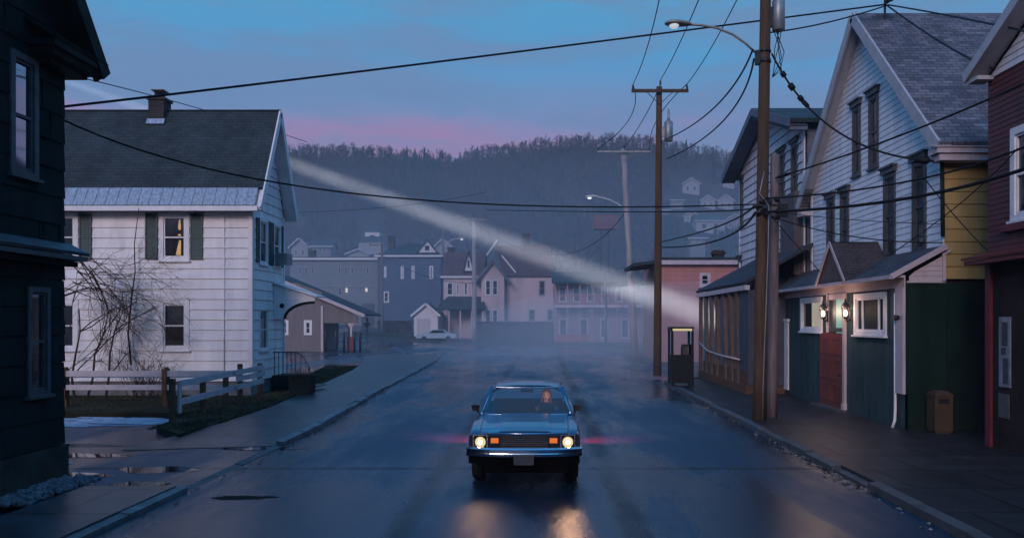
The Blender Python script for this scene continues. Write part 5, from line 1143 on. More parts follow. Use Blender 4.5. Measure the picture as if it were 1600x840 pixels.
m = MB(); m.box(bx + .08, bx + .36, by + .10, by + .34, 1.18, 1.72); m.prism([(bx + .10, by + .04, 1.25), (bx + .34, by + .04, 1.25), (bx + .34, by + .10, 1.6), (bx + .10, by + .10, 1.6)], (0, .03, 0)); m.tube([(bx + .06, by + .1, 1.3), (bx + .04, by + .08, 1.45), (bx + .06, by + .1, 1.62)], .03, 6); m.build('telephone', iron, t)
m = MB(); m.box(bx - w + .04, bx + w - .04, by - .1, by + d, 1.05, 1.09); m.build('shelf', bm_, t)

# ------------------------------------------------------------------ far parked cars
def far_car(lab, px, py, y, body_m, length=4.7, rot=0.0):
    p = at(px, py, y); p.z = gz(p.x, p.y); t = thing('car', lab, 'car', p); L_ = length / 2
    m = MB(); prof = [(-L_, .35), (-L_, .78), (-L_ + .2, .86), (-1.0, .95), (-.45, 1.36), (.75, 1.38), (1.45, .98), (L_ - .15, .92), (L_, .75), (L_, .38)]
    lo = [V((p.x + a, p.y - .85, p.z + z)) for a, z in prof]; hi = [V((p.x + a, p.y + .85, p.z + z)) for a, z in prof]; n = len(prof)
    m.poly(lo); m.poly(hi[::-1])
    for k in range(n): m.poly([lo[k], lo[(k + 1) % n], hi[(k + 1) % n], hi[k]])
    m.build('body', body_m, t)
    m = MB(); m.poly([(p.x - .8, p.y - .86, p.z + .96), (p.x - .42, p.y - .86, p.z + 1.3), (p.x + .72, p.y - .86, p.z + 1.32), (p.x + 1.2, p.y - .86, p.z + .98)]); m.build('side_window', pane_far, t)
    for xx in (-1.4, 1.4): m = MB(); m.lathe((p.x + xx, p.y - .88, p.z + .32), [(.32, 0), (.32, .2)], 14, V((0, 1, 0))); m.build('wheel', iron, t)
    m = MB(); m.box(p.x - L_ - .05, p.x - L_ + .1, p.y - .8, p.y + .8, p.z + .42, p.z + .56); m.box(p.x + L_ - .1, p.x + L_ + .05, p.y - .8, p.y + .8, p.z + .42, p.z + .56); m.build('bumper', grey_metal, t)
far_car('pale blue car parked in front of the small pale garage', 683, 524, 94, mat('pale_blue_car', (.30, .42, .52), .35, .1, coat=.6))

# ------------------------------------------------------------------ the blue car in the road
CO = V((-.31, 14.85, 0))
car = thing('car', 'blue seventies coupe with lit headlights driving toward us in mid-road', 'car', CO)
paint = bpy.data.materials.new('blue_car_paint'); paint.use_nodes = True; N, L = nt(paint); b = N['Principled BSDF']
b.inputs['Base Color'].default_value = (.004, .095, .20, 1); b.inputs['Metallic'].default_value = .30; b.inputs['Roughness'].default_value = .30; b.inputs['Coat Weight'].default_value = 1; b.inputs['Coat Roughness'].default_value = .06
tc = N.new('ShaderNodeTexCoord'); nn = N.new('ShaderNodeTexNoise'); nn.inputs['Scale'].default_value = 3; nn.inputs['Detail'].default_value = 6; L.new(tc.outputs['Object'], nn.inputs[0]); mr = N.new('ShaderNodeMapRange'); mr.inputs[3].default_value = .22; mr.inputs[4].default_value = .42; L.new(nn.outputs['Fac'], mr.inputs[0]); L.new(mr.outputs[0], b.inputs['Roughness'])
chrome = mat('chrome', (.62, .63, .66), .16, .06, 8, metal=1.0); black_pl = mat('black_grille', (.006, .006, .008), .4, .2); rubber = mat('tyre_rubber', (.010, .010, .011), .75, .2); dark_in = mat('dark_car_interior', (.012, .012, .016), .7, .3)
glass_c = mat_glass('windscreen_glass', (.72, .82, .86), .30, .03)
def C(x, y, z): return CO + V((x, y, z))
def section(y, w, zt, zf, zb, tuck=.97):
    return [(0, zt), (.35 * w, zt), (.62 * w, zt - .003), (.78 * w, zt - .008), (.86 * w, zf), (.95 * w, zf - .012), (.992 * w, zf - .07), (w, zf - .20), (.995 * w, (zf + zb) / 2 - .06), (tuck * w, zb + .05), (tuck * w * .97, zb)]
secs = [(-2.36, .885, .80, .825, .62), (-2.32, .905, .838, .85, .40), (-2.15, .915, .872, .885, .34), (-1.8, .92, .905, .912, .30), (-1.35, .925, .938, .935, .27), (-.98, .925, .965, .955, .25), (-.94, .925, .74, .955, .25), (0, .925, .72, .955, .25), (1.25, .92, .74, .965, .25), (1.30, .92, .965, .968, .25), (1.8, .91, .955, .955, .28), (2.25, .89, .925, .92, .36), (2.40, .86, .86, .86, .5)]
m = MB(); rings = []
for s_ in secs:
    half_ = section(*s_); rings.append([C(-x, s_[0], z) for x, z in half_[::-1]] + [C(x, s_[0], z) for x, z in half_[1:]])
i0 = 0; n = len(rings[0])
for r_ in rings: m.v += r_
for k in range(len(rings) - 1):
    for j in range(n - 1): m.f.append((k * n + j, k * n + j + 1, (k + 1) * n + j + 1, (k + 1) * n + j)); m.sm.append(True)
m.f.append(tuple(range(n))[::-1]); m.sm.append(False); m.f.append(tuple((len(rings) - 1) * n + j for j in range(n))); m.sm.append(False)
for k in range(len(rings) - 1): m.f.append((k * n, (k + 1) * n, (k + 1) * n + n - 1, k * n + n - 1)); m.sm.append(False)
body = m.build('body', paint, car)
body.data.set_sharp_from_angle(angle=math.radians(32)) if hasattr(body.data, 'set_sharp_from_angle') else None
# wheel arches cut through the body sides
for wy in (-1.45, 1.38):
    cm = MB(); cm.lathe(C(-1.2, wy, .34), [(.40, 0), (.40, 2.4)], 26, V((1, 0, 0))); co = cm.build('arch', None, car)
    md = body.modifiers.new('arch', 'BOOLEAN'); md.operation = 'DIFFERENCE'; md.object = co; md.solver = 'EXACT'
    bpy.context.view_layer.update(); dg = bpy.context.evaluated_depsgraph_get(); nm = bpy.data.meshes.new_from_object(body.evaluated_get(dg)); body.modifiers.clear(); old = body.data; body.data = nm; bpy.data.objects.remove(co)
m = MB(); m.box(CO.x - .70, CO.x + .70, CO.y - 2.25, CO.y + 2.2, .19, .5); m.build('underbody', mat('black_valance', (.004, .004, .005), .8, .2, spec=.05), car)
# hood panel: raised centre and shut lines
m = MB(); g0 = [(-2.31, .70, .832), (-2.1, .715, .880), (-1.8, .72, .914), (-1.35, .725, .944), (-1.02, .73, .968)]
for (y0, w0, z0_), (y1, w1, z1_) in zip(g0, g0[1:]):
    xs = [-1, -.62, -.56, -.2, .2, .56, .62, 1]; dz = [0, .004, .018, .022, .022, .018, .004, 0]
    for a in range(7): m.poly([C(xs[a] * w0, y0, z0_ + dz[a]), C(xs[a + 1] * w0, y0, z0_ + dz[a + 1]), C(xs[a + 1] * w1, y1, z1_ + dz[a + 1]), C(xs[a] * w1, y1, z1_ + dz[a])], True)
(y0, w0, z0_) = g0[0]; m.poly([C(-w0, y0, z0_), C(w0, y0, z0_), C(w0, y0 - .05, z0_ - .03), C(-w0, y0 - .05, z0_ - .03)])
m.build('hood', paint, car)
for sx in (-1, 1): m = MB(); m.tube([C(sx * (w_ + .006), y_, z_ - .002) for y_, w_, z_ in g0], .006, 5); m.build('shut_line', black_pl, car)
for sx in (-1, 1): m = MB(); m.tube([C(sx * .2, -1.0, .985), C(sx * .2 - .32, -.985, .99)], .007, 5); m.build('wiper', black_pl, car)
m = MB(); m.tube([C(-.71, -2.365, .822), C(0, -2.375, .822), C(.71, -2.365, .822)], .010, 6); m.build('hood_trim', chrome, car)
# front end
m = MB(); m.box(CO.x - .885, CO.x + .885, CO.y - 2.385, CO.y - 2.30, .575, .80); grl = m.build('grille', black_pl, car)
gm = mat('grille_bar', (.14, .14, .15), .35, .2, metal=.6); m = MB()
for k in range(6): z = .612 + k * .032; m.box(CO.x - .37, CO.x + .37, CO.y - 2.397, CO.y - 2.386, z, z + .008)
for k in range(17): x = CO.x - .37 + k * .74 / 16; m.box(x - .003, x + .003, CO.y - 2.394, CO.y - 2.3861, .60, .79)
m.build('grille_bar', gm, grl)
lens_h = mat_emit('headlight_glow', (1.0, .80, .44), .62); amber = mat_emit('amber_signal_glow', (1.0, .22, .05), .50)
for sx in (-1, 1):
    m = MB(); x = CO.x + sx * .705; z = .698; y = CO.y - 2.40; q = .118
    for a in ((x - q, x + q, z + q - .014, z + q), (x - q, x + q, z - q, z - q + .014), (x - q, x - q + .014, z - q + .014, z + q - .014), (x + q - .014, x + q, z - q + .014, z + q - .014)): m.box(a[0], a[1], y - .02, y + .02, a[2], a[3])
    hl = m.build('headlight', chrome, car)
    m = MB(); m.lathe((x, y + .005, z), [(.100, .0), (.100, .02), (.086, .026), (.085, .0)], 24, V((0, -1, 0))); m.build('rim', black_pl, hl)
    m = MB(); m.lathe((x, y, z), [(.086, 0), (.080, .012), (.05, .024), (.01, .030)], 24, V((0, -1, 0))); m.build('lens', lens_h, hl)
    m = MB(); m.lathe((x, y - .0305, z), [(.034, 0), (.03, .004), (.01, .006)], 16, V((0, -1, 0))); m.build('hot_spot', mat_emit('headlight_core', (1.0, .84, .52), 5.0), hl)
    m = MB(); x2_ = CO.x + sx * .475; m.box(x2_ - .062, x2_ + .062, y - .006, y + .02, .682, .757); m.build('turn_signal', amber, car)
    d = bpy.data.lights.new('headlight_beam', 'SPOT'); d.energy = 22; d.color = (1, .48, .24); d.spot_size = math.radians(100); d.spot_blend = .9; d.shadow_soft_size = .08
    o = bpy.data.objects.new('headlight_beam', d); COL.objects.link(o); o.location = (x, y - .06, z); o.rotation_euler = (math.radians(76), 0, math.radians(180))
m = MB(); bp = []
for k in range(25):
    f = -1 + 2 * k / 24; bp.append(V((f * .935, -2.52 + .16 * abs(f) ** 3, 0)))
prof = [(.00, .475), (-.03, .49), (-.045, .53), (-.04, .545), (-.052, .60), (-.03, .625), (.04, .625)]
for p, q in zip(bp, bp[1:]):
    for (o0, z0_), (o1, z1_) in zip(prof, prof[1:]): m.poly([C(p.x, p.y + o0, z0_), C(q.x, q.y + o0, z0_), C(q.x, q.y + o1, z1_), C(p.x, p.y + o1, z1_)], True)
for sx in (-1, 1): m.prism([C(sx * .935, -2.36 + a, z) for a, z in ((-.0, .475), (-.045, .53), (-.05, .60), (-.02, .625), (.4, .60), (.4, .5))], (-sx * .03, 0, 0))
m.build('bumper', chrome, car)
m = MB(); m.box(CO.x - .90, CO.x + .90, CO.y - 2.36, CO.y - 2.28, .36, .47); m.build('valance', mat('black_valance', (.004, .004, .005), .7, .2, spec=.1), car)
m = MB(); m.box(CO.x - .16, CO.x + .16, CO.y - 2.592, CO.y - 2.58, .375, .525); lp = m.build('licence_plate', mat('dark_plate', (.06, .06, .075), .5, .2, 20), car)
m = MB()
for q in ((-.16, .16, .517, .525), (-.16, .16, .375, .383), (-.16, -.152, .383, .517), (.152, .16, .383, .517)): m.box(CO.x + q[0], CO.x + q[1], CO.y - 2.597, CO.y - 2.5921, q[2], q[3])
m.build('plate_frame', gm, lp)
# greenhouse
wb, wt_ = .80, .655; yb, yt, zb_, zt_ = -.97, -.28, .962, 1.375; yrt, yrb = 1.05, 1.72
m = MB(); nx, ny = 12, 9; rows = []
for j in range(ny + 1):
    f = j / ny; y = lerp(yt, yrt, f); w = wt_ + .045 * math.sin(math.pi * f); zc = 1.39 + .075 * math.sin(math.pi * min(1, f * .9 + .12)) - .02 * f; row = []
    for i in range(nx + 1):
        u = -1 + 2 * i / nx; row.append(C(u * w, y - .05 * (1 - u * u) * (1 - f), zc - .062 * abs(u) ** 3.2 - (.03 if abs(u) > .99 else 0)))
    rows.append(row)
for a, b2 in zip(rows, rows[1:]):
    for i in range(nx): m.poly([a[i], a[i + 1], b2[i + 1], b2[i]], True)
for i in range(nx): m.poly([rows[0][i], rows[0][i + 1], rows[0][i + 1] - V((0, -.02, .045)), rows[0][i] - V((0, -.02, .045))], True)
roof = m.build('roof', paint, car)
for sx in (-1, 1):
    m = MB(); m.bar(C(sx * (wb + .02), yb, zb_ - .03), C(sx * (wt_ + .0), yt, zt_ - .005), .065, .05, V((0, 1, 0))); m.build('windscreen_pillar', paint, car); m = MB()
    m.poly([C(sx * .84, .95, .955), C(sx * .80, yrb, .955), C(sx * .655, yrt, 1.36), C(sx * .69, .72, 1.37)]); m.poly([C(sx * .80, .95, .955), C(sx * .76, yrb, .955), C(sx * .62, yrt, 1.36), C(sx * .65, .72, 1.37)])
    m.poly([C(sx * .84, .95, .955), C(sx * .80, .95, .955), C(sx * .65, .72, 1.37), C(sx * .69, .72, 1.37)])
    m.build('rear_pillar', paint, car)
m = MB()
for i in range(12):
    u0, u1 = -1 + i / 6, -1 + (i + 1) / 6; bow = lambda u: -.10 * (1 - u * u)
    m.poly([C(u0 * wb, yb + bow(u0), zb_), C(u1 * wb, yb + bow(u1), zb_), C(u1 * wt_, yt + bow(u1) * .5, zt_), C(u0 * wt_, yt + bow(u0) * .5, zt_)], True)
m.build('windscreen', glass_c, car)
m = MB(); bt = [C(u * wb, yb - .105 * (1 - u * u), zb_ + .004) for u in [k / 8 - 1 for k in range(17)]]; tp = [C(u * wt_, yt - .058 * (1 - u * u), zt_) for u in [k / 8 - 1 for k in range(17)]]
m.tube(bt, .014, 6); m.tube(tp, .012, 6); m.tube([bt[0], tp[0]], .013, 6); m.tube([bt[-1], tp[-1]], .013, 6); m.build('windscreen_trim', chrome, car)
for sx in (-1, 1):
    m = MB(); m.poly([C(sx * .845, -.86, .958), C(sx * .85, .93, .96), C(sx * .695, .70, 1.36), C(sx * .665, -.25, 1.37)]); m.build('side_window', glass_c, car)
m = MB(); m.poly([C(-.74, yrb, .965), C(.74, yrb, .965), C(.61, yrt, 1.355), C(-.61, yrt, 1.355)]); m.build('rear_window', glass_c, car)
m = MB(); m.slab([C(-.72, 1.1, .80), C(.72, 1.1, .80), C(.72, 1.34, 1.02), C(-.72, 1.34, 1.02)], .1)
m.box(CO.x - .70, CO.x + .70, CO.y + .15, CO.y + .32, .7, 1.08); m.box(CO.x - .74, CO.x + .74, CO.y - .95, CO.y - .62, .75, .935); st = m.build('interior', dark_in, car)
m = MB(); c_ = C(.36, -.42, .93); ring = [c_ + V((.185 * math.cos(a), .07 * math.sin(a), .175 * math.sin(a))) for a in [k * 6.2832 / 24 for k in range(25)]]; m.tube(ring, .013, 6); m.tube([c_ + V((-.18, 0, 0)), c_, c_ + V((.18, 0, 0))], .012, 5); m.tube([c_, c_ + V((0, -.3, -.12))], .025, 6); m.build('steering_wheel', dark_in, car)
m = MB(); m.box(CO.x - .12, CO.x + .12, CO.y - .27, CO.y - .25, 1.285, 1.34); m.build('rear_view_mirror', dark_in, car)
for sx in (-1, 1):
    m = MB(); m.hexa([C(sx * .93 + a * .075, -.70 + b_, 1.0 + z) for z, k in ((0, .8), (.10, 1)) for a, b_ in ((-k, -.03), (k, -.05), (k, .05), (-k, .05))]); m.bar(C(sx * .86, -.66, .95), C(sx * .92, -.66, 1.01), .03, .03); m.build('wing_mirror', black_pl, car)
for sx in (-1, 1):
    for wy in (-1.45, 1.38):
        m = MB(); m.lathe(C(sx * .895, wy, .335), [(.22, 0), (.30, -.012), (.335, .03), (.335, .18), (.30, .21), (.2, .21)], 28, V((-sx, 0, 0))); wh = m.build('wheel', rubber, car)
        m = MB(); m.lathe(C(sx * .892, wy, .335), [(.04, -.02), (.12, -.012), (.2, .01), (.215, .03), (.2, .05)], 24, V((-sx, 0, 0))); m.build('rim', chrome, wh)
red_e = mat_emit('tail_light_glow', (1, .03, .05), 3.0)
for sx in (-1, 1):
    m = MB(); m.box(CO.x + sx * .62 - .16, CO.x + sx * .62 + .16, CO.y + 2.40, CO.y + 2.43, .66, .80); m.build('tail_light', red_e, car)
    d = bpy.data.lights.new('tail_light_glow', 'SPOT'); d.energy = 1100; d.color = (1, .03, .16); d.shadow_soft_size = .1; d.spot_size = math.radians(66); d.spot_blend = 1
    o = bpy.data.objects.new('tail_light_glow', d); COL.objects.link(o); o.location = C(sx * .8, 2.5, .73); o.rotation_euler = V((sx * 1.1, .8 if sx < 0 else .55, -1.2)).to_track_quat('-Z', 'Y').to_euler()
m = MB(); m.box(CO.x - .88, CO.x + .88, CO.y + 2.42, CO.y + 2.52, .46, .60); m.build('rear_bumper', chrome, car)
for pt in [c for c in car.children] + [g for c in car.children for g in c.children]:     # body sits up on its springs over the wheels
    up = 0 if pt.name.split('.')[0] in ('wheel', 'rim') and pt.name.split('.')[0] == 'wheel' or (pt.parent and pt.parent.name.startswith('wheel')) else .06
    for v_ in pt.data.vertices: v_.co.x *= .965; v_.co.z += up
# driver
dx, dy = .35, -.02
dr = thing('person', 'red-haired woman in dark coat sitting at the wheel of the blue car', 'person', C(dx, dy, .62))
def skin_body(name, verts, edges, radii, m_, parent, root=0, sub=2):
    b = BASE[parent]; me = bpy.data.meshes.new(name); me.from_pydata([V(v) - b for v in verts], edges, []); o = bpy.data.objects.new(name, me); COL.objects.link(o); o.parent = parent; BASE[o] = b
    o.modifiers.new('skin', 'SKIN'); o.modifiers.new('smooth', 'SUBSURF').levels = sub; o.modifiers['smooth'].render_levels = sub
    for k, r_ in enumerate(radii): me.skin_vertices[0].data[k].radius = (r_, r_) if not isinstance(r_, tuple) else r_
    me.skin_vertices[0].data[root].use_root = True; me.materials.append(m_)
    for p in me.polygons: p.use_smooth = True
    bpy.context.view_layer.update(); nm = bpy.data.meshes.new_from_object(o.evaluated_get(bpy.context.evaluated_depsgraph_get())); o.modifiers.clear(); o.data = nm; nm.polygons.foreach_set('use_smooth', [True] * len(nm.polygons)); return o
D = lambda x, y, z: C(dx + x, dy + y, z)
skin_m = mat('skin', (.50, .27, .19), .5, .06, 20); hair_m = mat('auburn_hair', (.16, .050, .022), .5, .35, 30, streak=1); coat_m = mat('dark_coat', (.02, .02, .028), .8, .2)
vs = [D(0, .06, .60), D(0, .04, .78), D(0, .0, .93), D(0, -.01, 1.03), D(0, -.02, 1.10), D(-.17, -.02, .99), D(-.21, -.12, .80), D(-.13, -.36, .90), D(.17, -.02, .99), D(.21, -.12, .80), D(.13, -.36, .90), D(-.10, -.25, .55), D(.10, -.25, .55)]
es = [(0, 1), (1, 2), (2, 3), (3, 4), (2, 5), (5, 6), (6, 7), (2, 8), (8, 9), (9, 10), (0, 11), (0, 12)]
bodyo = skin_body('body', vs, es, [(.16, .12), (.14, .10), (.155, .09), (.06, .06), (.05, .05), .07, .052, .036, .07, .052, .036, .09, .09], coat_m, dr)
m = MB()   # head and neck with modelled face
hc = D(0, -.035, 1.205); n, k_ = 20, 16; i0 = 0; verts = []
def headpt(th, ph):
    sx, cx_ = math.sin(th), math.cos(th); d = V((sx * math.cos(ph), sx * math.sin(ph), cx_)); r = V((.072, .090, .112)); p = V((d.x * r.x, d.y * r.y, d.z * r.z))
    if d.z < -.1: p.x *= 1 - .35 * (-d.z - .1); p.y *= 1 - .12 * (-d.z - .1)
    fy = -d.y
    if fy > 0:
        p.y -= .022 * math.exp(-((p.x / .013) ** 2) - (((p.z + .012) / .022) ** 2))            # nose
        for s in (-1, 1): p.y += .011 * math.exp(-(((p.x - s * .030) / .016) ** 2) - (((p.z - .016) / .012) ** 2))   # eye sockets
        p.y -= .006 * math.exp(-((p.x / .022) ** 2) - (((p.z + .055) / .010) ** 2)); p.y -= .008 * math.exp(-((p.x / .022) ** 2) - (((p.z + .095) / .018) ** 2))
    return hc + p
for a in range(k_ * 2 + 1):
    for b_ in range(n * 2): m.v.append(headpt(math.pi * a / (k_ * 2), 2 * math.pi * b_ / (n * 2)))
for a in range(k_ * 2):
    for b_ in range(n * 2): m.f.append((a * n * 2 + b_, a * n * 2 + (b_ + 1) % (n * 2), (a + 1) * n * 2 + (b_ + 1) % (n * 2), (a + 1) * n * 2 + b_)); m.sm.append(True)
m.tube([D(0, -.01, 1.0), D(0, -.02, 1.12)], [.05, .045], 12); m.build('head', skin_m, dr)
m = MB()
for s in (-1, 1): m.lathe(hc + V((s * .030, -.082, .016)), [(.004, .006), (.011, 0), (.004, -.006)], 8, V((0, 1, 0)))
m.build('eyes', mat('dark_eye', (.015, .012, .01), .2), dr)
m = MB(); m.lathe(hc + V((0, -.0905, -.053)), [(.004, .004), (.017, 0), (.005, -.004)], 8, V((0, 1, 0))); m.build('mouth', mat('lips', (.35, .08, .07), .4), dr)
m = MB()
for _ in range(150):       # shoulder-length hair as locks round the head
    a = R.uniform(-.55, math.pi + .55); cx_, cy_ = math.cos(a), math.sin(a); p0 = hc + V((cx_ * .03, cy_ * .05 + .005, .118)); p1 = hc + V((cx_ * .082, cy_ * .095 + .008, .05)); p2 = hc + V((cx_ * .094, cy_ * .10 + .012, -.06)); p3 = hc + V((cx_ * .10 + R.uniform(-.012, .012), cy_ * .09 + .015, -.17 - R.uniform(0, .05)))
    m.tube([p0, p1, p2, p3], [.012, .015, .014, .004], 5, False)
m.lathe(hc + V((0, .012, .02)), [(.076, -.02), (.082, .03), (.070, .075), (.04, .098), (.005, .105)], 16); m.build('hair', hair_m, dr)
for s in (-1, 1):        # hands closed on the wheel rim, five fingers each
    wq = c_ + V((s * .165, -.03, .07)); m = MB(); m.lathe(wq + V((s * .015, .055, .0)), [(.02, -.03), (.034, 0), (.036, .03), (.026, .055)], 10, V((-s * .2, -1, .1)))
    for f in range(4):
        q0 = wq + V((s * .02, .012, .035 - f * .020)); m.tube([q0, q0 + V((-s * .012, -.03, .004)), q0 + V((-s * .034, -.03, .0)), q0 + V((-s * .036, -.006 - .002 * f, -.002))], [.0095, .009, .008, .006], 6)
    q0 = wq + V((-s * .005, .03, .04)); m.tube([q0, q0 + V((-s * .022, -.012, .012)), q0 + V((-s * .03, -.035, .006))], [.011, .010, .007], 6); m.build('hand', skin_m, dr)
dr.location.z += .06
d = bpy.data.lights.new('cabin_lamp', 'SPOT'); d.energy = 9; d.color = (1, .58, .34); d.spot_size = math.radians(48); d.spot_blend = .7; d.shadow_soft_size = .05
o = bpy.data.objects.new('cabin_lamp', d); COL.objects.link(o); o.location = C(dx + .1, -.62, 1.22); o.rotation_euler = (hc + V((0, 0, .06)) - o.location).to_track_quat('-Z', 'Y').to_euler()

# ------------------------------------------------------------------ the searchlight beam in mist, haze, sky, camera
B0 = at(-200, 15, 50); B1 = at(1092, 489, 44.5); bd = (B1 - B0).normalized(); bl = (B1 - B0).length
d = bpy.data.lights.new('searchlight', 'SPOT'); d.energy = BEAM_W; d.color = (.96, .95, 1.0); d.spot_size = math.radians(2.0); d.spot_blend = 1; d.shadow_soft_size = .12
o = bpy.data.objects.new('searchlight', d); COL.objects.link(o); o.location = B0; o.rotation_euler = bd.to_track_quat('-Z', 'Y').to_euler()
def outward(o):
    bm = bmesh.new(); bm.from_mesh(o.data); bmesh.ops.remove_doubles(bm, verts=bm.verts, dist=1e-4); bmesh.ops.recalc_face_normals(bm, faces=bm.faces); bm.to_mesh(o.data); bm.free(); return o
def volume(name, dens, col=(.85, .9, 1), aniso=.0):
    m = bpy.data.materials.new(name); m.use_nodes = True; N, L = nt(m); N.remove(N['Principled BSDF']); v = N.new('ShaderNodeVolumePrincipled')
    v.inputs['Density'].default_value = dens; v.inputs['Color'].default_value = (*col, 1); v.inputs['Anisotropy'].default_value = aniso; L.new(v.outputs[0], N['Material Output'].inputs['Volume']); return m, N, L, v
mv, N, L, v = volume('beam_mist', .02, (.95, .96, 1))
tc = N.new('ShaderNodeTexCoord'); sp = N.new('ShaderNodeVectorMath'); sp.operation = 'LENGTH'; L.new(tc.outputs['Object'], sp.inputs[0])
mr = N.new('ShaderNodeMapRange'); mr.inputs[1].default_value = 0; mr.inputs[2].default_value = bl; mr.inputs[3].default_value = .0; mr.inputs[4].default_value = 1; L.new(sp.outputs['Value'], mr.inputs[0])
pw = N.new('ShaderNodeMath'); pw.operation = 'POWER'; pw.inputs[1].default_value = 2.3; L.new(mr.outputs[0], pw.inputs[0])
nz = N.new('ShaderNodeTexNoise'); nz.inputs['Scale'].default_value = .55; nz.inputs['Detail'].default_value = 4; L.new(tc.outputs['Object'], nz.inputs['Vector']); nr = N.new('ShaderNodeMapRange'); nr.inputs[1].default_value = .3; nr.inputs[2].default_value = .7; nr.inputs[3].default_value = .7; nr.inputs[4].default_value = 1.25; L.new(nz.outputs['Fac'], nr.inputs[0])
mm = N.new('ShaderNodeMath'); mm.operation = 'MULTIPLY'; L.new(pw.outputs[0], mm.inputs[0]); L.new(nr.outputs[0], mm.inputs[1]); pw = mm
mu = N.new('ShaderNodeMath'); mu.operation = 'MULTIPLY'; mu.inputs[1].default_value = BEAM_D; L.new(pw.outputs[0], mu.inputs[0]); L.new(mu.outputs[0], v.inputs['Density'])
m = MB(); r0, r1 = .05, math.tan(math.radians(1.15)) * (bl + 6); m.lathe(B0, [(r0, .3), (r1, bl + 6)], 20, bd); tag(outward(m.build('mist', mv, base=B0)), 'thin drifting mist lit by the searchlight beam', 'mist', kind='stuff')
mv, N, L, v = volume('fog_bank', .026, (.90, .92, .96)); n = 20
def ellipsoid(c, rr):
  m = MB()
  for a in range(n + 1):
    for b_ in range(2 * n): th, ph = math.pi * a / n, math.pi * b_ / n; m.v.append(c + V((rr.x * math.sin(th) * math.cos(ph), rr.y * math.sin(th) * math.sin(ph), rr.z * math.cos(th))))
  for a in range(n):
    for b_ in range(2 * n): m.f.append((a * 2 * n + b_, a * 2 * n + (b_ + 1) % (2 * n), (a + 1) * 2 * n + (b_ + 1) % (2 * n), (a + 1) * 2 * n + b_)); m.sm.append(True)
  return m
c = V((8.0, 52, .3)); m = ellipsoid(c, V((15, 17.0, 4.9)))
tag(outward(m.build('fog', mv, base=c)), 'low ground fog lying in the side street beyond the phone booth', 'fog', kind='stuff')
mv, N, L, v = volume('valley_mist', .0017, (.76, .88, 1)); c = V((-2, 118, 0)); tag(outward(ellipsoid(c, V((110, 62, 46))).build('mist', mv, base=c)), 'blue evening mist pooled among the far houses', 'mist', kind='stuff')
mv, N, L, v = volume('street_mist', .0019, (.76, .88, 1)); c = V((-2, 112, 0)); tag(outward(ellipsoid(c, V((90, 54, 24))).build('mist', mv, base=c)), 'denser blue mist lying low between the far houses', 'mist', kind='stuff')
mv, N, L, v = volume('haze', HAZE, (.76, .88, 1))
m = MB(); m.box(-600, 600, -70, 460, -3, 86); tag(outward(m.build('haze', mv)), 'pale blue evening haze filling the valley', 'haze', kind='stuff')

w = bpy.data.worlds.new('World'); S.world = w; w.use_nodes = True; N, L = w.node_tree.nodes, w.node_tree.links; bg = N['Background']
sky = N.new('ShaderNodeTexSky'); sky.sky_type = 'NISHITA'; sky.sun_disc = False; sky.sun_elevation = math.radians(3); sky.sun_rotation = math.radians(200); sky.air_density = 1.2; sky.ozone_density = 3
tc = N.new('ShaderNodeTexCoord'); sp = N.new('ShaderNodeSeparateXYZ'); L.new(tc.outputs['Generated'], sp.inputs[0])
mp = N.new('ShaderNodeMapping'); mp.inputs['Scale'].default_value = (1.6, 1.6, 7); L.new(tc.outputs['Generated'], mp.inputs[0])
nz = N.new('ShaderNodeTexNoise'); nz.inputs['Scale'].default_value = 1.5; nz.inputs['Detail'].default_value = 7; nz.inputs['Roughness'].default_value = .55; L.new(mp.outputs[0], nz.inputs['Vector'])
ad = N.new('ShaderNodeMath'); ad.operation = 'MULTIPLY_ADD'; L.new(nz.outputs['Fac'], ad.inputs[0]); ad.inputs[1].default_value = .10; L.new(sp.outputs['Z'], ad.inputs[2])     # z + .10 noise
rp = N.new('ShaderNodeValToRGB'); L.new(ad.outputs[0], rp.inputs[0]); e = rp.color_ramp.elements
e[0].position = 0.0; e[0].color = (.020, .022, .035, 1); e[1].position = 1.0; e[1].color = (.02, .24, .68, 1)
for p_, c_2 in ((.14, (.028, .028, .05, 1)), (.21, (.30, .165, .27, 1)), (.268, (.30, .18, .33, 1)), (.305, (.14, .23, .42, 1)), (.35, (.070, .265, .49, 1)), (.41, (.066, .275, .48, 1)), (.50, (.040, .37, .80, 1)), (.70, (.03, .32, .80, 1))): q = rp.color_ramp.elements.new(p_); q.color = c_2
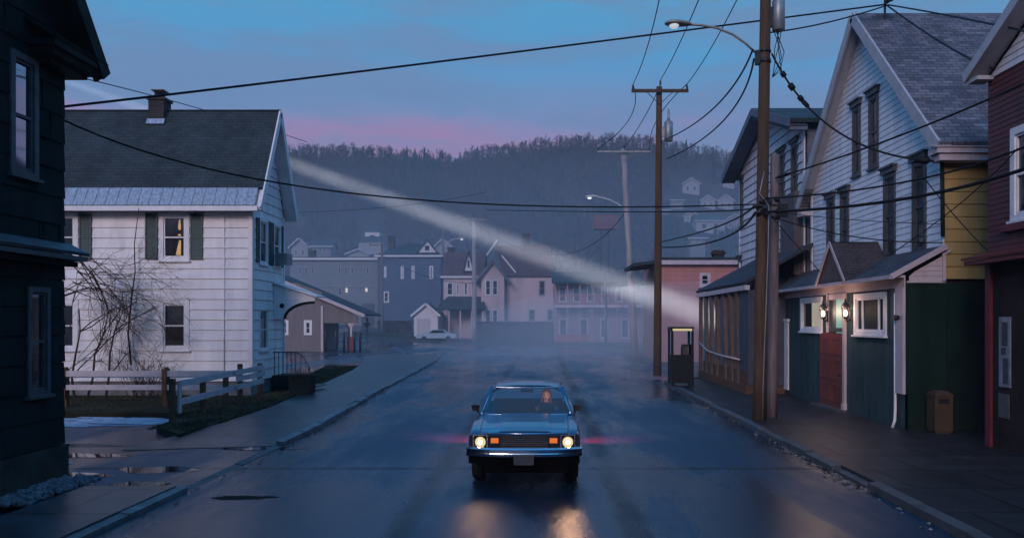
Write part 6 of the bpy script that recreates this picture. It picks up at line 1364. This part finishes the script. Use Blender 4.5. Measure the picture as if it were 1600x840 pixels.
# clouds: faint dull bands over the blue
mp2 = N.new('ShaderNodeMapping'); mp2.inputs['Scale'].default_value = (2.2, 2.2, 13); mp2.inputs['Location'].default_value = (1.3, 5, 2.4); L.new(tc.outputs['Generated'], mp2.inputs[0])
n2 = N.new('ShaderNodeTexNoise'); n2.inputs['Scale'].default_value = 1.4; n2.inputs['Detail'].default_value = 8; n2.inputs['Roughness'].default_value = .6; L.new(mp2.outputs[0], n2.inputs['Vector'])
m2 = N.new('ShaderNodeMapRange'); m2.interpolation_type = 'SMOOTHSTEP'; m2.inputs[1].default_value = .40; m2.inputs[2].default_value = .62; m2.inputs[4].default_value = .88; L.new(n2.outputs['Fac'], m2.inputs[0])
mc = N.new('ShaderNodeMixRGB'); L.new(m2.outputs[0], mc.inputs[0]); L.new(rp.outputs[0], mc.inputs[1]); mc.inputs[2].default_value = (.12, .21, .37, 1)
sk = N.new('ShaderNodeMixRGB'); sk.blend_type = 'ADD'; sk.inputs[0].default_value = .002; L.new(mc.outputs[0], sk.inputs[1]); L.new(sky.outputs[0], sk.inputs[2])
L.new(sk.outputs[0], bg.inputs[0]); bg.inputs['Strength'].default_value = SKY
d = bpy.data.lights.new('afterglow', 'SUN'); d.energy = SUN; d.angle = math.radians(22); d.color = (1.0, .80, .84)
o = bpy.data.objects.new('afterglow', d); COL.objects.link(o); o.rotation_euler = V((.36, 1.0, -.45)).to_track_quat('-Z', 'Y').to_euler()

cd = bpy.data.cameras.new('camera'); cam = bpy.data.objects.new('camera', cd); COL.objects.link(cam); cam.location = (0, 0, H); cam.rotation_euler = (math.radians(90), 0, 0)
cd.sensor_width = 36; cd.lens = F / 1600 * 36; cd.shift_x = -50 / 1600; cd.shift_y = 82 / 1600; cd.clip_start = .1; cd.clip_end = 3000; S.camera = cam
vs_ = S.view_settings; vs_.view_transform = 'Standard'; vs_.look = 'None'; vs_.exposure = EXPO; vs_.gamma = 1; vs_.use_curve_mapping = False
cy = S.cycles; cy.use_denoising = True; cy.denoiser = 'OPENIMAGEDENOISE'; cy.max_bounces = 6; cy.diffuse_bounces = 3; cy.glossy_bounces = 3; cy.transparent_max_bounces = 12; cy.volume_bounces = 2; cy.sample_clamp_indirect = 4; cy.sample_clamp_direct = 0; cy.caustics_reflective = False; cy.caustics_refractive = False; cy.volume_step_rate = 2
